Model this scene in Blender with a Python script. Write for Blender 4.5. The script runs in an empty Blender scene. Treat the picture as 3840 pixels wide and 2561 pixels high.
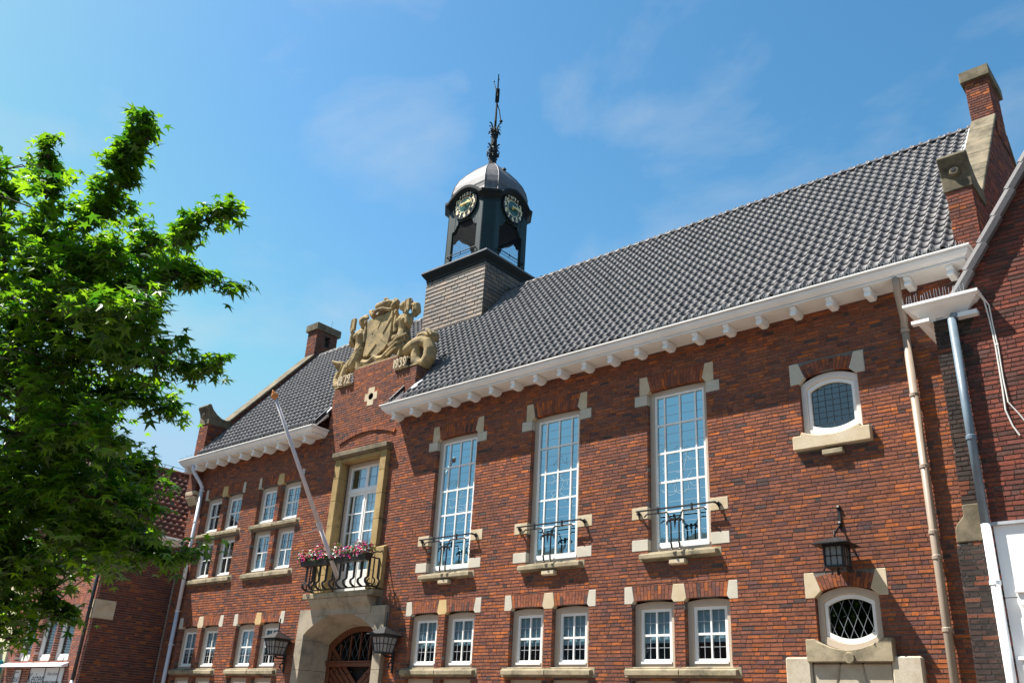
import bpy, math, random
from mathutils import Vector as V
from math import sin, cos, pi, radians, sqrt, atan2
sc = bpy.context.scene
COL = sc.collection
RNG = random.Random(11)

# ------------------------------------------------------------------ mesh builder
class MB:
    def __init__(s):
        s.v = []; s.f = []; s.m = []; s.c = []; s.mi = 0; s.tint = (0.5, 0.5, 0.5)
    def vert(s, p):
        s.v.append((p[0], p[1], p[2])); s.c.append(s.tint); return len(s.v) - 1
    def face(s, idx):
        s.f.append(tuple(idx)); s.m.append(s.mi)
    def poly(s, pts):
        s.face([s.vert(p) for p in pts])
    def box(s, x0, x1, y0, y1, z0, z1):
        s.hexa([(x0,y0,z0),(x1,y0,z0),(x1,y1,z0),(x0,y1,z0),(x0,y0,z1),(x1,y0,z1),(x1,y1,z1),(x0,y1,z1)])
    def hexa(s, p, back=True):
        b = [s.vert(q) for q in p]
        for q in ((0,3,2,1),(4,5,6,7),(0,1,5,4),(1,2,6,5),(2,3,7,6),(3,0,4,7)):
            s.face([b[i] for i in q])
    def prism(s, pts, y0, y1, fr=None):
        """2-D outline (u,v), counter-clockwise seen from the front, pulled from y0 (front) to y1 (back)"""
        fr = fr or (lambda u, v, d: (u, d, v))
        n = len(pts)
        a = [s.vert(fr(u, v, y0)) for u, v in pts]; b = [s.vert(fr(u, v, y1)) for u, v in pts]
        s.face(a); s.face(b[::-1])
        for i in range(n):
            j = (i + 1) % n
            s.face((a[j], a[i], b[i], b[j]))
    def strip(s, outer, inner, y0, y1, closed=True):
        """a frame between two outlines with the same number of points"""
        n = len(outer)
        A = [s.vert((u, y0, v)) for u, v in outer]; B = [s.vert((u, y0, v)) for u, v in inner]
        C = [s.vert((u, y1, v)) for u, v in outer]; D = [s.vert((u, y1, v)) for u, v in inner]
        for i in range(n if closed else n - 1):
            j = (i + 1) % n
            s.face((A[i], A[j], B[j], B[i])); s.face((B[i], B[j], D[j], D[i])); s.face((A[j], A[i], C[i], C[j])); s.face((C[j], C[i], D[i], D[j]))
    def tube(s, pts, r, n=8, cap=True, squash=1.0):
        pts = [V(p) for p in pts]; k = len(pts)
        rr = r if isinstance(r, (list, tuple)) else [r] * k
        rings = []; prev = None
        for i, p in enumerate(pts):
            d = (pts[min(i+1, k-1)] - pts[max(i-1, 0)])
            d = d.normalized() if d.length > 1e-9 else V((0, 0, 1))
            if prev is None:
                a = d.cross(V((0, 1, 0)) if abs(d.y) < .9 else V((1, 0, 0))).normalized()
            else:
                a = (prev - d * prev.dot(d)); a = a.normalized() if a.length > 1e-6 else d.orthogonal().normalized()
            prev = a; b = d.cross(a)
            rings.append([s.vert(p + (a * cos(2*pi*q/n) + b * sin(2*pi*q/n) * squash) * rr[i]) for q in range(n)])
        for i in range(k - 1):
            for q in range(n):
                w = (q + 1) % n
                s.face((rings[i][q], rings[i][w], rings[i+1][w], rings[i+1][q]))
        if cap:
            s.face(rings[0][::-1]); s.face(rings[-1])
    def bar(s, pts, w, t, nrm=(0, 1, 0)):
        """flat bar of width w and thickness t along a path"""
        pts = [V(p) for p in pts]; k = len(pts); nrm = V(nrm); rings = []
        for i, p in enumerate(pts):
            d = (pts[min(i+1, k-1)] - pts[max(i-1, 0)]).normalized()
            a = d.cross(nrm).normalized() * (w / 2); b = nrm.normalized() * (t / 2)
            rings.append([s.vert(p + q) for q in (a + b, -a + b, -a - b, a - b)])
        for i in range(k - 1):
            for q in range(4):
                e = (q + 1) % 4
                s.face((rings[i][q], rings[i][e], rings[i+1][e], rings[i+1][q]))
        s.face(rings[0][::-1]); s.face(rings[-1])
    def lathe(s, prof, c, n=16, rot=0.0):
        rings = [[s.vert((c[0] + r * cos(2*pi*q/n + rot), c[1] + r * sin(2*pi*q/n + rot), z)) for q in range(n)] for r, z in prof]
        for i in range(len(prof) - 1):
            for q in range(n):
                e = (q + 1) % n
                s.face((rings[i][q], rings[i][e], rings[i+1][e], rings[i+1][q]))
        s.face(rings[0][::-1]); s.face(rings[-1])
    def ball(s, c, r, n=10, sc3=(1, 1, 1)):
        c = V(c); m = n // 2 + 1; rings = []
        for i in range(1, m):
            th = pi * i / m
            rings.append([s.vert((c.x + r*sc3[0]*sin(th)*cos(2*pi*q/n), c.y + r*sc3[1]*sin(th)*sin(2*pi*q/n), c.z + r*sc3[2]*cos(th))) for q in range(n)])
        t = s.vert((c.x, c.y, c.z + r*sc3[2])); b = s.vert((c.x, c.y, c.z - r*sc3[2]))
        for q in range(n):
            e = (q + 1) % n
            s.face((t, rings[0][q], rings[0][e])); s.face((b, rings[-1][e], rings[-1][q]))
            for i in range(len(rings) - 1):
                s.face((rings[i][q], rings[i+1][q], rings[i+1][e], rings[i][e]))
    def add_mesh(s, me, fn):
        o = len(s.v)
        for v in me.vertices: s.vert(fn(v.co))
        for p in me.polygons: s.face([o + i for i in p.vertices])

def world_loc(o):
    p = V((0, 0, 0))
    while o is not None:
        p += o.location; o = o.parent
    return p

def obj(name, mb, mats, parent=None, smooth=False, bevel=0, loc=None, remesh=0, disp=0, label=None, autosmooth=None):
    base = world_loc(parent) if parent else V((0, 0, 0))
    loc = V(loc) if loc is not None else V((0, 0, 0)) if parent else V((0, 0, 0))
    off = base + loc
    me = bpy.data.meshes.new(name)
    me.from_pydata([(v[0]-off.x, v[1]-off.y, v[2]-off.z) for v in mb.v], [], mb.f)
    mats = mats if isinstance(mats, (list, tuple)) else [mats]
    for m in mats: me.materials.append(m)
    if len(mats) > 1: me.polygons.foreach_set('material_index', mb.m)
    if any(c != (0.5, 0.5, 0.5) for c in mb.c):
        at = me.attributes.new('tint', 'FLOAT_COLOR', 'POINT')
        at.data.foreach_set('color', [k for c in mb.c for k in (c[0], c[1], c[2], 1.0)])
    me.update()
    o = bpy.data.objects.new(name, me); COL.objects.link(o)
    o.location = loc
    if parent: o.parent = parent
    if smooth: me.polygons.foreach_set('use_smooth', [True] * len(me.polygons))
    if remesh:
        r = o.modifiers.new('r', 'REMESH'); r.mode = 'VOXEL'; r.voxel_size = remesh
        q = o.modifiers.new('s', 'SMOOTH'); q.iterations = 1; q.factor = .35
        bake(o)
        o.data.polygons.foreach_set('use_smooth', [True] * len(o.data.polygons))
    if bevel:
        b = o.modifiers.new('b', 'BEVEL'); b.width = bevel; b.segments = 1; b.limit_method = 'ANGLE'; b.angle_limit = radians(40)
    if label: o['label'] = label
    return o

def bake(o):
    dg = bpy.context.evaluated_depsgraph_get()
    me = bpy.data.meshes.new_from_object(o.evaluated_get(dg))
    old = o.data; o.modifiers.clear(); o.data = me; me.name = o.name
    if not me.materials:
        for m in old.materials: me.materials.append(m)

def thing(name, label, cat, loc=(0, 0, 0), group=None):
    o = bpy.data.objects.new(name, None); COL.objects.link(o); o.location = loc
    o.empty_display_size = .3
    tag(o, label, cat, group); return o
def tag(o, label, cat, group=None):
    o['label'] = label; o['category'] = cat
    if group: o['group'] = group
    return o

def text_mesh(txt, size, depth=.01, font_sp=1.0, shear=0.0, bold=0.0):
    cu = bpy.data.curves.new('t', 'FONT'); cu.body = txt; cu.size = size; cu.extrude = depth; cu.align_x = 'CENTER'; cu.align_y = 'CENTER'
    cu.space_character = font_sp; cu.offset = bold; cu.shear = shear; cu.resolution_u = 3
    o = bpy.data.objects.new('t', cu); COL.objects.link(o)
    dg = bpy.context.evaluated_depsgraph_get()
    me = bpy.data.meshes.new_from_object(o.evaluated_get(dg))
    bpy.data.objects.remove(o); return me

# ------------------------------------------------------------------ materials
class NT:
    def __init__(s, name):
        s.mat = bpy.data.materials.new(name); s.mat.use_nodes = True
        s.t = s.mat.node_tree; s.n = s.t.nodes; s.b = s.n['Principled BSDF']
        s.tc = s.n.new('ShaderNodeTexCoord')
    def link(s, a, b): s.t.links.new(a, b)
    def noise(s, scale, detail=4, rough=.55, vec=None):
        n = s.n.new('ShaderNodeTexNoise'); n.inputs['Scale'].default_value = scale; n.inputs['Detail'].default_value = detail; n.inputs['Roughness'].default_value = rough
        s.link(vec if vec else s.tc.outputs['Object'], n.inputs['Vector']); return n.outputs['Fac']
    def ramp(s, fac, stops):
        r = s.n.new('ShaderNodeValToRGB'); e = r.color_ramp.elements
        while len(e) < len(stops): e.new(.5)
        for k, (p, c) in zip(e, stops):
            k.position = p; k.color = (c[0], c[1], c[2], 1) if isinstance(c, (tuple, list)) else (c, c, c, 1)
        s.link(fac, r.inputs['Fac']); return r.outputs['Color']
    def mix(s, fac, a, b, mode='MIX'):
        m = s.n.new('ShaderNodeMix'); m.data_type = 'RGBA'; m.blend_type = mode
        for sock, val in ((m.inputs[0], fac), (m.inputs[6], a), (m.inputs[7], b)):
            if hasattr(val, 'is_linked') or hasattr(val, 'links'): s.link(val, sock)
            elif isinstance(val, (tuple, list)): sock.default_value = (val[0], val[1], val[2], 1)
            else: sock.default_value = val
        return m.outputs[2]
    def attr(s, name='tint'):
        a = s.n.new('ShaderNodeAttribute'); a.attribute_name = name; return a.outputs['Color']
    def bump(s, h, strength=.3, dist=.01):
        b = s.n.new('ShaderNodeBump'); b.inputs['Strength'].default_value = strength; b.inputs['Distance'].default_value = dist
        s.link(h, b.inputs['Height']); s.link(b.outputs['Normal'], s.b.inputs['Normal'])
    def set(s, col=None, rough=None, metal=None, spec=None):
        if col is not None:
            if isinstance(col, (tuple, list)): s.b.inputs['Base Color'].default_value = (col[0], col[1], col[2], 1)
            else: s.link(col, s.b.inputs['Base Color'])
        if rough is not None: s.b.inputs['Roughness'].default_value = rough
        if metal is not None: s.b.inputs['Metallic'].default_value = metal
        if spec is not None: s.b.inputs['Specular IOR Level'].default_value = spec
        return s

def m_plain(name, col, rough=.6, metal=0, var=.12, scale=6, spec=None, bump=0):
    t = NT(name); n = t.noise(scale, 5)
    lo = tuple(max(0, c * (1 - var)) for c in col); hi = tuple(min(1, c * (1 + var)) for c in col)
    t.set(t.ramp(n, [(.3, lo), (.7, hi)]), rough, metal, spec)
    if bump: t.bump(t.noise(60, 4), bump, .004)
    return t.mat

def m_brick(name, gain=1.0):
    t = NT(name); c = t.attr()
    n = t.noise(38, 5, .65); n2 = t.noise(9, 3)
    c = t.mix(1.0, c, t.ramp(n, [(.28, .62*gain), (.62, 1.14*gain)]), 'MULTIPLY')
    c = t.mix(1.0, c, t.ramp(n2, [(.3, .82), (.7, 1.12)]), 'MULTIPLY')
    lf = t.noise(.28, 3, .5)
    c = t.mix(1.0, c, t.ramp(lf, [(.36, (.84, .86, .92)), (.64, (1.12, 1.06, .98))]), 'MULTIPLY')
    st = t.noise(.9, 4, .6)
    c = t.mix(t.ramp(st, [(.52, 0.0), (.72, .35)]), c, (.10, .055, .045))
    t.set(c, .88, 0, .3); t.bump(t.noise(30, 5, .7), .8, .006); return t.mat

def m_stone(name, a, b, dirt=None, dlo=.5, dhi=.75, scale=3.0, bump=.35):
    t = NT(name); n = t.noise(scale, 6, .6); f = t.noise(70, 3, .6)
    c = t.ramp(n, [(.3, a), (.7, b)])
    c = t.mix(1.0, c, t.ramp(f, [(.3, .84), (.7, 1.1)]), 'MULTIPLY')
    if dirt: c = t.mix(t.ramp(t.noise(2.3, 7, .72), [(dlo, 0.0), (dhi, 1.0)]), c, dirt)
    t.set(c, .9, 0, .25); t.bump(f, bump, .006); return t.mat

M = {}
M['brick'] = m_brick('hall_brick')
M['brick_soot'] = m_brick('house_brick', .95)
M['mortar'] = m_plain('mortar', (.135, .12, .108), .95, scale=20, var=.35)
M['mortar_light'] = m_plain('pale_mortar', (.50, .43, .38), .95, scale=20, var=.2)
M['mortar_grey'] = m_plain('grey_mortar', (.15, .14, .125), .95, scale=20, var=.3)
M['stone'] = m_stone('cream_sandstone', (.46, .36, .22), (.58, .49, .36), (.33, .25, .16), .62, .85)
M['stone_w'] = m_stone('pale_sandstone', (.46, .42, .345), (.56, .51, .42), (.38, .32, .24), .62, .85)
M['stone_y'] = m_stone('golden_sandstone', (.46, .31, .14), (.58, .42, .21), (.34, .22, .10), .6, .85)
M['sill'] = m_stone('weathered_sill_stone', (.29, .235, .15), (.39, .325, .22), (.10, .088, .06), .45, .68)
M['coping'] = m_stone('lichened_coping_stone', (.15, .128, .088), (.225, .18, .115), (.06, .05, .03), .42, .66)
M['kneeler'] = m_stone('blackened_kneeler_stone', (.10, .085, .055), (.17, .14, .09), (.03, .028, .02), .45, .7)
M['portal'] = m_stone('portal_stone', (.30, .255, .19), (.40, .335, .25), (.15, .13, .10), .48, .75, 1.6)
M['surround'] = m_stone('ochre_surround_stone', (.29, .20, .085), (.41, .29, .125), (.12, .085, .04), .52, .78, 1.6)
M['sculpt'] = m_stone('carved_stone', (.28, .20, .095), (.40, .295, .145), (.09, .078, .055), .47, .68, 3.5, .8)
M['white'] = m_plain('white_paint', (.78, .77, .74), .45, var=.07, scale=2.2)
M['beige'] = m_plain('beige_frame_paint', (.47, .385, .30), .5, var=.04)
M['iron'] = m_plain('black_iron', (.012, .012, .014), .45, var=.2, spec=.4)
M['lead_bright'] = m_plain('bright_lead_came', (.74, .79, .81), .5, var=.05)
M['lead_fine'] = m_plain('pale_blue_came', (.46, .58, .64), .5, var=.1)
M['lead'] = m_plain('lead_came', (.42, .44, .46), .5, var=.1)
M['darklead'] = m_plain('dark_lead_came', (.06, .065, .07), .5, var=.1)
M['zinc'] = m_plain('zinc_flashing', (.45, .46, .48), .45, var=.2, metal=.3)
M['green'] = m_plain('dark_green_paint', (.006, .020, .020), .5, var=.25, spec=.4, scale=3)
M['greencap'] = m_plain('dark_moulding', (.009, .013, .014), .6, var=.2, spec=.2)
M['gold'] = m_plain('gilding', (.80, .60, .26), .35, metal=.55, var=.06)
M['cream'] = m_plain('cream_numeral_paint', (.80, .70, .44), .5, var=.04)
M['dial'] = m_plain('dial_black', (.008, .011, .012), .25, var=.1, spec=.6)
M['dialgreen'] = m_plain('dial_green', (.02, .085, .07), .25, var=.1, spec=.6)
M['pole'] = m_plain('flagpole_paint', (.52, .48, .49), .5, var=.05)
M['orange'] = m_plain('orange_knob', (.50, .17, .03), .4, var=.2)
M['pipe'] = m_plain('taupe_pipe_paint', (.30, .235, .18), .45, var=.07)
M['pipegrey'] = m_plain('grey_pipe_paint', (.55, .56, .60), .45, var=.06)
M['pipeblue'] = m_plain('blue_grey_zinc_pipe', (.13, .175, .215), .4, var=.12)
M['pipedark'] = m_plain('black_drain_pipe', (.02, .02, .024), .4, var=.2)
M['panelwhite'] = m_plain('white_fascia_paint', (.82, .82, .82), .5, var=.02)
M['steel'] = m_plain('brushed_steel', (.62, .63, .64), .3, metal=.7, var=.08)
M['wood'] = m_plain('varnished_oak', (.115, .034, .012), .4, var=.35, scale=12)
M['shadeblack'] = m_plain('shade_black', (.006, .006, .007), .9)  # near-black colour stands in for the shade of unlit rooms and hollows
M['planter'] = m_plain('black_planter', (.012, .012, .013), .55, var=.2)
M['bark'] = m_plain('tree_bark', (.06, .045, .033), .9, var=.4, scale=14, bump=.6)
M['teal'] = m_plain('teal_paint', (.0, .26, .34), .5, var=.05)
M['plaster'] = m_plain('cream_plaster', (.58, .54, .34), .85, var=.06)
M['acbox'] = m_plain('ivory_plastic', (.62, .58, .50), .5, var=.04)
M['signwhite'] = m_plain('sign_white', (.70, .72, .72), .45, var=.03)
M['signtext'] = m_plain('sign_lettering', (.06, .055, .08), .5, var=.05)
M['signgrey'] = m_plain('sign_grey_lettering', (.28, .27, .27), .5, var=.05)
M['cable'] = m_plain('white_cable', (.68, .66, .62), .5, var=.06)
M['blind'] = m_plain('blind_slats', (.40, .37, .30), .6, var=.06)
M['curtain'] = m_plain('pale_curtain', (.55, .62, .66), .8, var=.12, scale=9)
M['capzinc'] = m_plain('dull_capping_zinc', (.16, .16, .165), .5, var=.2)
M['paving'] = m_plain('clay_paving', (.15, .12, .10), .9, var=.25, scale=3)
M['earth'] = m_plain('asphalt_grey', (.09, .086, .082), .9, var=.2, scale=2)
M['frost'] = m_plain('frosted_lantern_glass', (.20, .205, .21), .25, var=.1, spec=.6)

def m_tile(name, a, b, c2, rough, spec=.5):
    t = NT(name); tc = t.attr(); n = t.noise(40, 4, .6)
    c = t.ramp(tc, [(0.0, a), (.55, b), (1.0, c2)])
    c = t.mix(1.0, c, t.ramp(n, [(.3, .8), (.7, 1.15)]), 'MULTIPLY')
    t.set(c, rough, 0, spec); t.bump(t.noise(90, 3), .12, .003); return t.mat
M['rooftile'] = m_tile('anthracite_roof_tile', (.088, .083, .087), (.122, .114, .117), (.16, .148, .145), .6, .3)
M['redtile'] = m_tile('red_clay_tile', (.085, .026, .018), (.13, .036, .022), (.36, .11, .06), .75)
M['shingle'] = m_tile('tan_slate_shingle', (.075, .064, .056), (.14, .104, .077), (.20, .138, .088), .55, .4)
def m_zincdome():
    t = NT('patinated_zinc'); n = t.noise(3.5, 6, .65)
    sx = t.n.new('ShaderNodeMapping'); sx.inputs['Scale'].default_value = (9, 9, .8); t.link(t.tc.outputs['Object'], sx.inputs['Vector'])
    s2 = t.noise(1.6, 5, .6, sx.outputs['Vector'])
    c = t.ramp(n, [(.25, (.085, .078, .086)), (.75, (.125, .114, .118))])
    c = t.mix(t.ramp(s2, [(.5, 0.0), (.72, .55)]), c, (.20, .22, .21))
    t.set(c, .55, 0, .25); return t.mat
M['dome'] = m_zincdome()

def m_glass(name, tint, mirror, wav=.02, gcol=(.8, .95, 1)):
    """pane: part mirror, part clear tinted sheet so the room behind shows"""
    t = NT(name); t.n.remove(t.b); out = t.n['Material Output']
    g = t.n.new('ShaderNodeBsdfGlossy'); g.inputs['Roughness'].default_value = .03; g.inputs['Color'].default_value = (*gcol, 1)
    tr = t.n.new('ShaderNodeBsdfTransparent'); tr.inputs['Color'].default_value = (*tint, 1)
    b = t.n.new('ShaderNodeBump'); b.inputs['Strength'].default_value = wav; b.inputs['Distance'].default_value = .05
    t.link(t.noise(2.2, 2), b.inputs['Height']); t.link(b.outputs['Normal'], g.inputs['Normal'])
    mx = t.n.new('ShaderNodeMixShader'); mx.inputs[0].default_value = mirror
    t.link(tr.outputs[0], mx.inputs[1]); t.link(g.outputs[0], mx.inputs[2]); t.link(mx.outputs[0], out.inputs['Surface'])
    return t.mat
M['glass_tall'] = m_glass('old_leaded_glass', (.32, .52, .60), .54, .05, (.52, .86, 1.0))
M['glass'] = m_glass('small_window_glass', (.72, .8, .84), .17, .04)
M['glass_up'] = m_glass('upper_window_glass', (.7, .85, .9), .34, .04)
M['glass_dark'] = m_glass('dark_lozenge_glass', (.3, .3, .3), .03, .02)

def m_leaf(name, c0, c1, trans):
    t = NT(name); out = t.n['Material Output']
    tc = t.attr(); col = t.ramp(tc, [(0.0, c0), (1.0, c1)])
    t.set(col, .38, 0, .5)
    tl = t.n.new('ShaderNodeBsdfTranslucent'); t.link(t.mix(1.0, col, trans, 'MULTIPLY'), tl.inputs['Color'])
    mx = t.n.new('ShaderNodeMixShader'); mx.inputs[0].default_value = .45
    t.link(t.b.outputs[0], mx.inputs[1]); t.link(tl.outputs[0], mx.inputs[2]); t.link(mx.outputs[0], out.inputs['Surface']); return t.mat
M['leaf'] = m_leaf('sweetgum_leaf', (.013, .058, .008), (.11, .21, .013), (3.4, 3.2, 1.0))
M['herb'] = m_leaf('petunia_leaf', (.03, .10, .012), (.08, .19, .02), (1.3, 1.5, .8))
M['seed'] = m_plain('seed_ball', (.035, .022, .012), .9, var=.3)
def m_petal():
    t = NT('petal'); t.set(t.attr(), .6, 0, .3); return t.mat
M['petal'] = m_petal()

# ------------------------------------------------------------------ brickwork
def pal_hall(r, u=0, v=0):
    x = r.random(); k = .70 + .30 * r.random()
    if x < .045: c = (.46, .13, .034)
    elif x < .17: c = (.385, .115, .038)
    elif x < .66: c = (.285, .096, .049)
    elif x < .91: c = (.225, .080, .050)
    elif x < .97: c = (.16, .068, .056)
    else: c = (.10, .06, .052)
    return tuple(min(1, q * k) for q in c)
def pal_left(r, u=0, v=0):
    x = r.random(); k = 0.646 + 0.228 * r.random()
    c = (.46, .16, .085) if x < .25 else (.36, .125, .085) if x < .8 else (.26, .105, .085)
    return tuple(q * k for q in c)
def pal_side(r, u=0, v=0):  # brown gable brick; also colours shade into the left house's side wall
    x = r.random(); k = 0.608 + 0.304 * r.random()
    c = (.40, .12, .03) if x < .09 else (.26, .075, .04) if x < .45 else (.17, .06, .042)
    return tuple(q * k for q in c)
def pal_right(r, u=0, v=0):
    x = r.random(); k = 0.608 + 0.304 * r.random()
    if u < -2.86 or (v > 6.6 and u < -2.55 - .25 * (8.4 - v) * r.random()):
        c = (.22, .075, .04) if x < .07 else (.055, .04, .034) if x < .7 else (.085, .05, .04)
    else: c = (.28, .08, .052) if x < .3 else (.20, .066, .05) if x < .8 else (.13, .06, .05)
    return tuple(q * k for q in c)

def brickwall(mb, fr, u0, u1, v0, v1, holes, rng, pal, course=.067, head=.1085, prot=.009, back=.03, deep=.12, top=None):
    """real bricks standing 5 mm proud of the mortar.  fr(u, v, d): point at distance d outside the mortar plane.
    holes: (ua, ub, va, vb, kind), kind 'open' (an opening, bricks beside it run deep) or 'stone'"""
    mb.mi = 1
    us = sorted({u0, u1} | {min(max(q, u0), u1) for h in holes if h[4] == 'open' for q in (h[0], h[1])})
    vs = sorted({v0, v1} | {min(max(q, v0), v1) for h in holes if h[4] == 'open' for q in (h[2], h[3])})
    mb.tint = (.5, .5, .5)
    for a, b in (zip(us, us[1:]) if not top else ()):
        for c, d in zip(vs, vs[1:]):
            if b - a < 1e-4 or d - c < 1e-4: continue
            um, vm = (a+b)/2, (c+d)/2
            if any(h[4] == 'open' and h[0] < um < h[1] and h[2] < vm < h[3] for h in holes): continue
            mb.poly([fr(a, c, 0), fr(b, c, 0), fr(b, d, 0), fr(a, d, 0)])
    for h in holes:
        if h[4] == 'open':
            a, b, c, d = h[0]-.004, h[1]+.004, h[2]-.004, h[3]+.004; e = -deep - .1
            for p, q in (((a, c), (a, d)), ((b, d), (b, c)), ((a, d), (b, d)), ((b, c), (a, c))):
                mb.poly([fr(p[0], p[1], 0), fr(q[0], q[1], 0), fr(q[0], q[1], e), fr(p[0], p[1], e)])
    mb.mi = 0; j = .0042; jv = .0092
    nrow = int((v1 - v0) / course + .5)
    for i in range(nrow):
        a, b = v0 + i*course + jv, v0 + (i+1)*course - jv
        segs = [(u0, u1, a, b, 0, 0)]
        for h in holes:
            if h[3] <= a or h[2] >= b: continue
            new = []
            for s in segs:
                if h[1] <= s[0] or h[0] >= s[1] or h[3] <= s[2] or h[2] >= s[3]: new.append(s); continue
                ha, hb = max(h[0], s[0]), min(h[1], s[1]); dp = h[4] == 'open'
                if ha - s[0] > .012: new.append((s[0], ha, s[2], s[3], s[4], dp))
                if s[1] - hb > .012: new.append((hb, s[1], s[2], s[3], dp, s[5]))
                if s[3] - h[3] > .014: new.append((ha, hb, h[3] + .003, s[3], 0, 0))
                if h[2] - s[2] > .014: new.append((ha, hb, s[2], h[2] - .003, 0, 0))
            segs = new
        if top: # trimmed under a sloping edge
            lo = top((a + b) / 2)
            segs = [(max(s[0], lo[0]), min(s[1], lo[1]), *s[2:]) for s in segs if min(s[1], lo[1]) - max(s[0], lo[0]) > .02]
        u = u0 - rng.random() * .3; cuts = []
        while u < u1:
            w = 2*head if rng.random() < .62 else head
            cuts.append((u, u + w)); u += w
        for s in segs:
            for p, q in cuts:
                x0, x1 = max(p + j, s[0]), min(q - j, s[1])
                if x1 - x0 < .018: continue
                e0 = s[4] and x0 - s[0] < .02; e1 = s[5] and s[1] - x1 < .02
                if e0: x0 = s[0]
                if e1: x1 = s[1]
                bk = -deep if (e0 or e1) else -back
                t = prot + rng.uniform(-.0025, .003)
                z0, z1 = s[2] + rng.uniform(-.0025, .0025), s[3] + rng.uniform(-.0025, .0025)
                f = lambda: rng.uniform(-.002, .002)
                mb.tint = pal(rng, (x0+x1)/2, (z0+z1)/2)
                mb.hexa([fr(x0+f(), z0, t+f()), fr(x1+f(), z0+f(), t+f()), fr(x1, z0, bk), fr(x0, z0, bk),
                         fr(x0+f(), z1+f(), t+f()), fr(x1+f(), z1, t+f()), fr(x1, z1, bk), fr(x0, z1, bk)])
    mb.tint = (.5, .5, .5)

def flat_arch(mb, x0, x1, z0, z1, spread, rise, rng, pal, y=-.006, back=.1, n=None, curve=0):
    """a gauged arch of upright bricks between skewbacks: bottom edge x0..x1 (raised by rise in the middle), top edge spread wider"""
    n = n or max(3, int((x1 - x0) / .066)); xm = (x0 + x1) / 2
    def low(x): return z0 + rise * (1 - ((x - xm) / ((x1 - x0) / 2)) ** 2)
    def high(x): return z1 + curve * (1 - ((x - xm) / ((x1 - x0) / 2 + spread)) ** 2)
    for i in range(n):
        a, b = i / n, (i + 1) / n; g = .0045
        xl0, xl1 = x0 + (x1-x0)*a + g, x0 + (x1-x0)*b - g
        X0, X1 = x0 - spread, x1 + spread
        xh0, xh1 = X0 + (X1-X0)*a + g, X0 + (X1-X0)*b - g
        cut = .36 if i % 2 else .66
        for lo, hi in ((0, cut), (cut, 1)):
            l = lambda x, zz0, zz1, t: zz0 + (zz1 - zz0) * t
            p = []
            for (xa, xb) in ((xl0, xh0), (xl1, xh1)):
                za, zb = low(xa), high(xb)
                lo2 = lo + (.012 if lo else 0); hi2 = hi - (.012 if hi < 1 else 0)
                p.append(((xa + (xb-xa)*lo2, za + (zb-za)*lo2), (xa + (xb-xa)*hi2, za + (zb-za)*hi2)))
            t = y - rng.uniform(0, .004); mb.tint = pal(rng)
            (q0, q3), (q1, q2) = p
            mb.hexa([(q0[0], t, q0[1]), (q1[0], t, q1[1]), (q1[0], back, q1[1]), (q0[0], back, q0[1]),
                     (q3[0], t, q3[1]), (q2[0], t, q2[1]), (q2[0], back, q2[1]), (q3[0], back, q3[1])])
    mb.tint = (.5, .5, .5)
# ------------------------------------------------------------------ camera, sky, sun, ground
cam = bpy.data.cameras.new('camera'); camo = bpy.data.objects.new('camera', cam); COL.objects.link(camo)
cam.sensor_width = 36; cam.lens = 3304.43 / 3840 * 36; cam.clip_end = 3000
def cam_axes():
    x = V((0.7584618, 0.64946365, 0.05415394)); dn = V((-0.22799371, 0.3422626, -0.91152355)); fw = V((-0.61053628, 0.67900904, 0.40766675))
    return x, dn, fw
from mathutils import Matrix
_x, _d, _f = cam_axes()
camo.matrix_world = Matrix(((_x.x, -_d.x, -_f.x, 0), (_x.y, -_d.y, -_f.y, -14.2), (_x.z, -_d.z, -_f.z, 1.6), (0, 0, 0, 1)))
sc.camera = camo

SUN = V((-.90, -.62, 1.80)).normalized()
w = bpy.data.worlds.new('World'); sc.world = w; w.use_nodes = True
nt = w.node_tree; bg = nt.nodes['Background']
sky = nt.nodes.new('ShaderNodeTexSky'); sky.sky_type = 'NISHITA'; sky.sun_disc = False
sky.sun_elevation = math.asin(SUN.z); sky.sun_rotation = atan2(SUN.x, SUN.y)
sky.air_density = 1.15; sky.dust_density = .6; sky.ozone_density = 2.2; sky.altitude = 0
def wn(t, **k):
    n = nt.nodes.new(t)
    for q, v in k.items(): n.inputs[q].default_value = v
    return n
def wmul(a, col):
    m = nt.nodes.new('ShaderNodeMix'); m.data_type = 'RGBA'; m.blend_type = 'MULTIPLY'; m.inputs[0].default_value = 1
    m.clamp_result = False; nt.links.new(a, m.inputs[6]); m.inputs[7].default_value = (*col, 1); return m.outputs[2]
hs = wn('ShaderNodeHueSaturation', Saturation=1.30); nt.links.new(sky.outputs['Color'], hs.inputs['Color'])
c1 = wmul(hs.outputs['Color'], (.335, .288, .215))
gm = wn('ShaderNodeGamma', Gamma=1.2); nt.links.new(c1, gm.inputs['Color'])
c3 = wmul(gm.outputs['Color'], (7.4, 7.4, 7.4))
vm = nt.nodes.new('ShaderNodeVectorMath'); vm.operation = 'MINIMUM'; nt.links.new(c3, vm.inputs[0]); vm.inputs[1].default_value = (3.5, 5.4, 7.1)
c2 = vm.outputs['Vector']
tc = nt.nodes.new('ShaderNodeTexCoord')
mp = nt.nodes.new('ShaderNodeMapping'); mp.inputs['Scale'].default_value = (1.0, 1.2, 2.0); mp.inputs['Rotation'].default_value = (.3, .5, .4); mp.inputs['Location'].default_value = (1.3, .2, .9)
nt.links.new(tc.outputs['Generated'], mp.inputs['Vector'])
n1 = wn('ShaderNodeTexNoise', Scale=2.6, Detail=8, Roughness=.55, Distortion=.4); nt.links.new(mp.outputs['Vector'], n1.inputs['Vector'])
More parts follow.
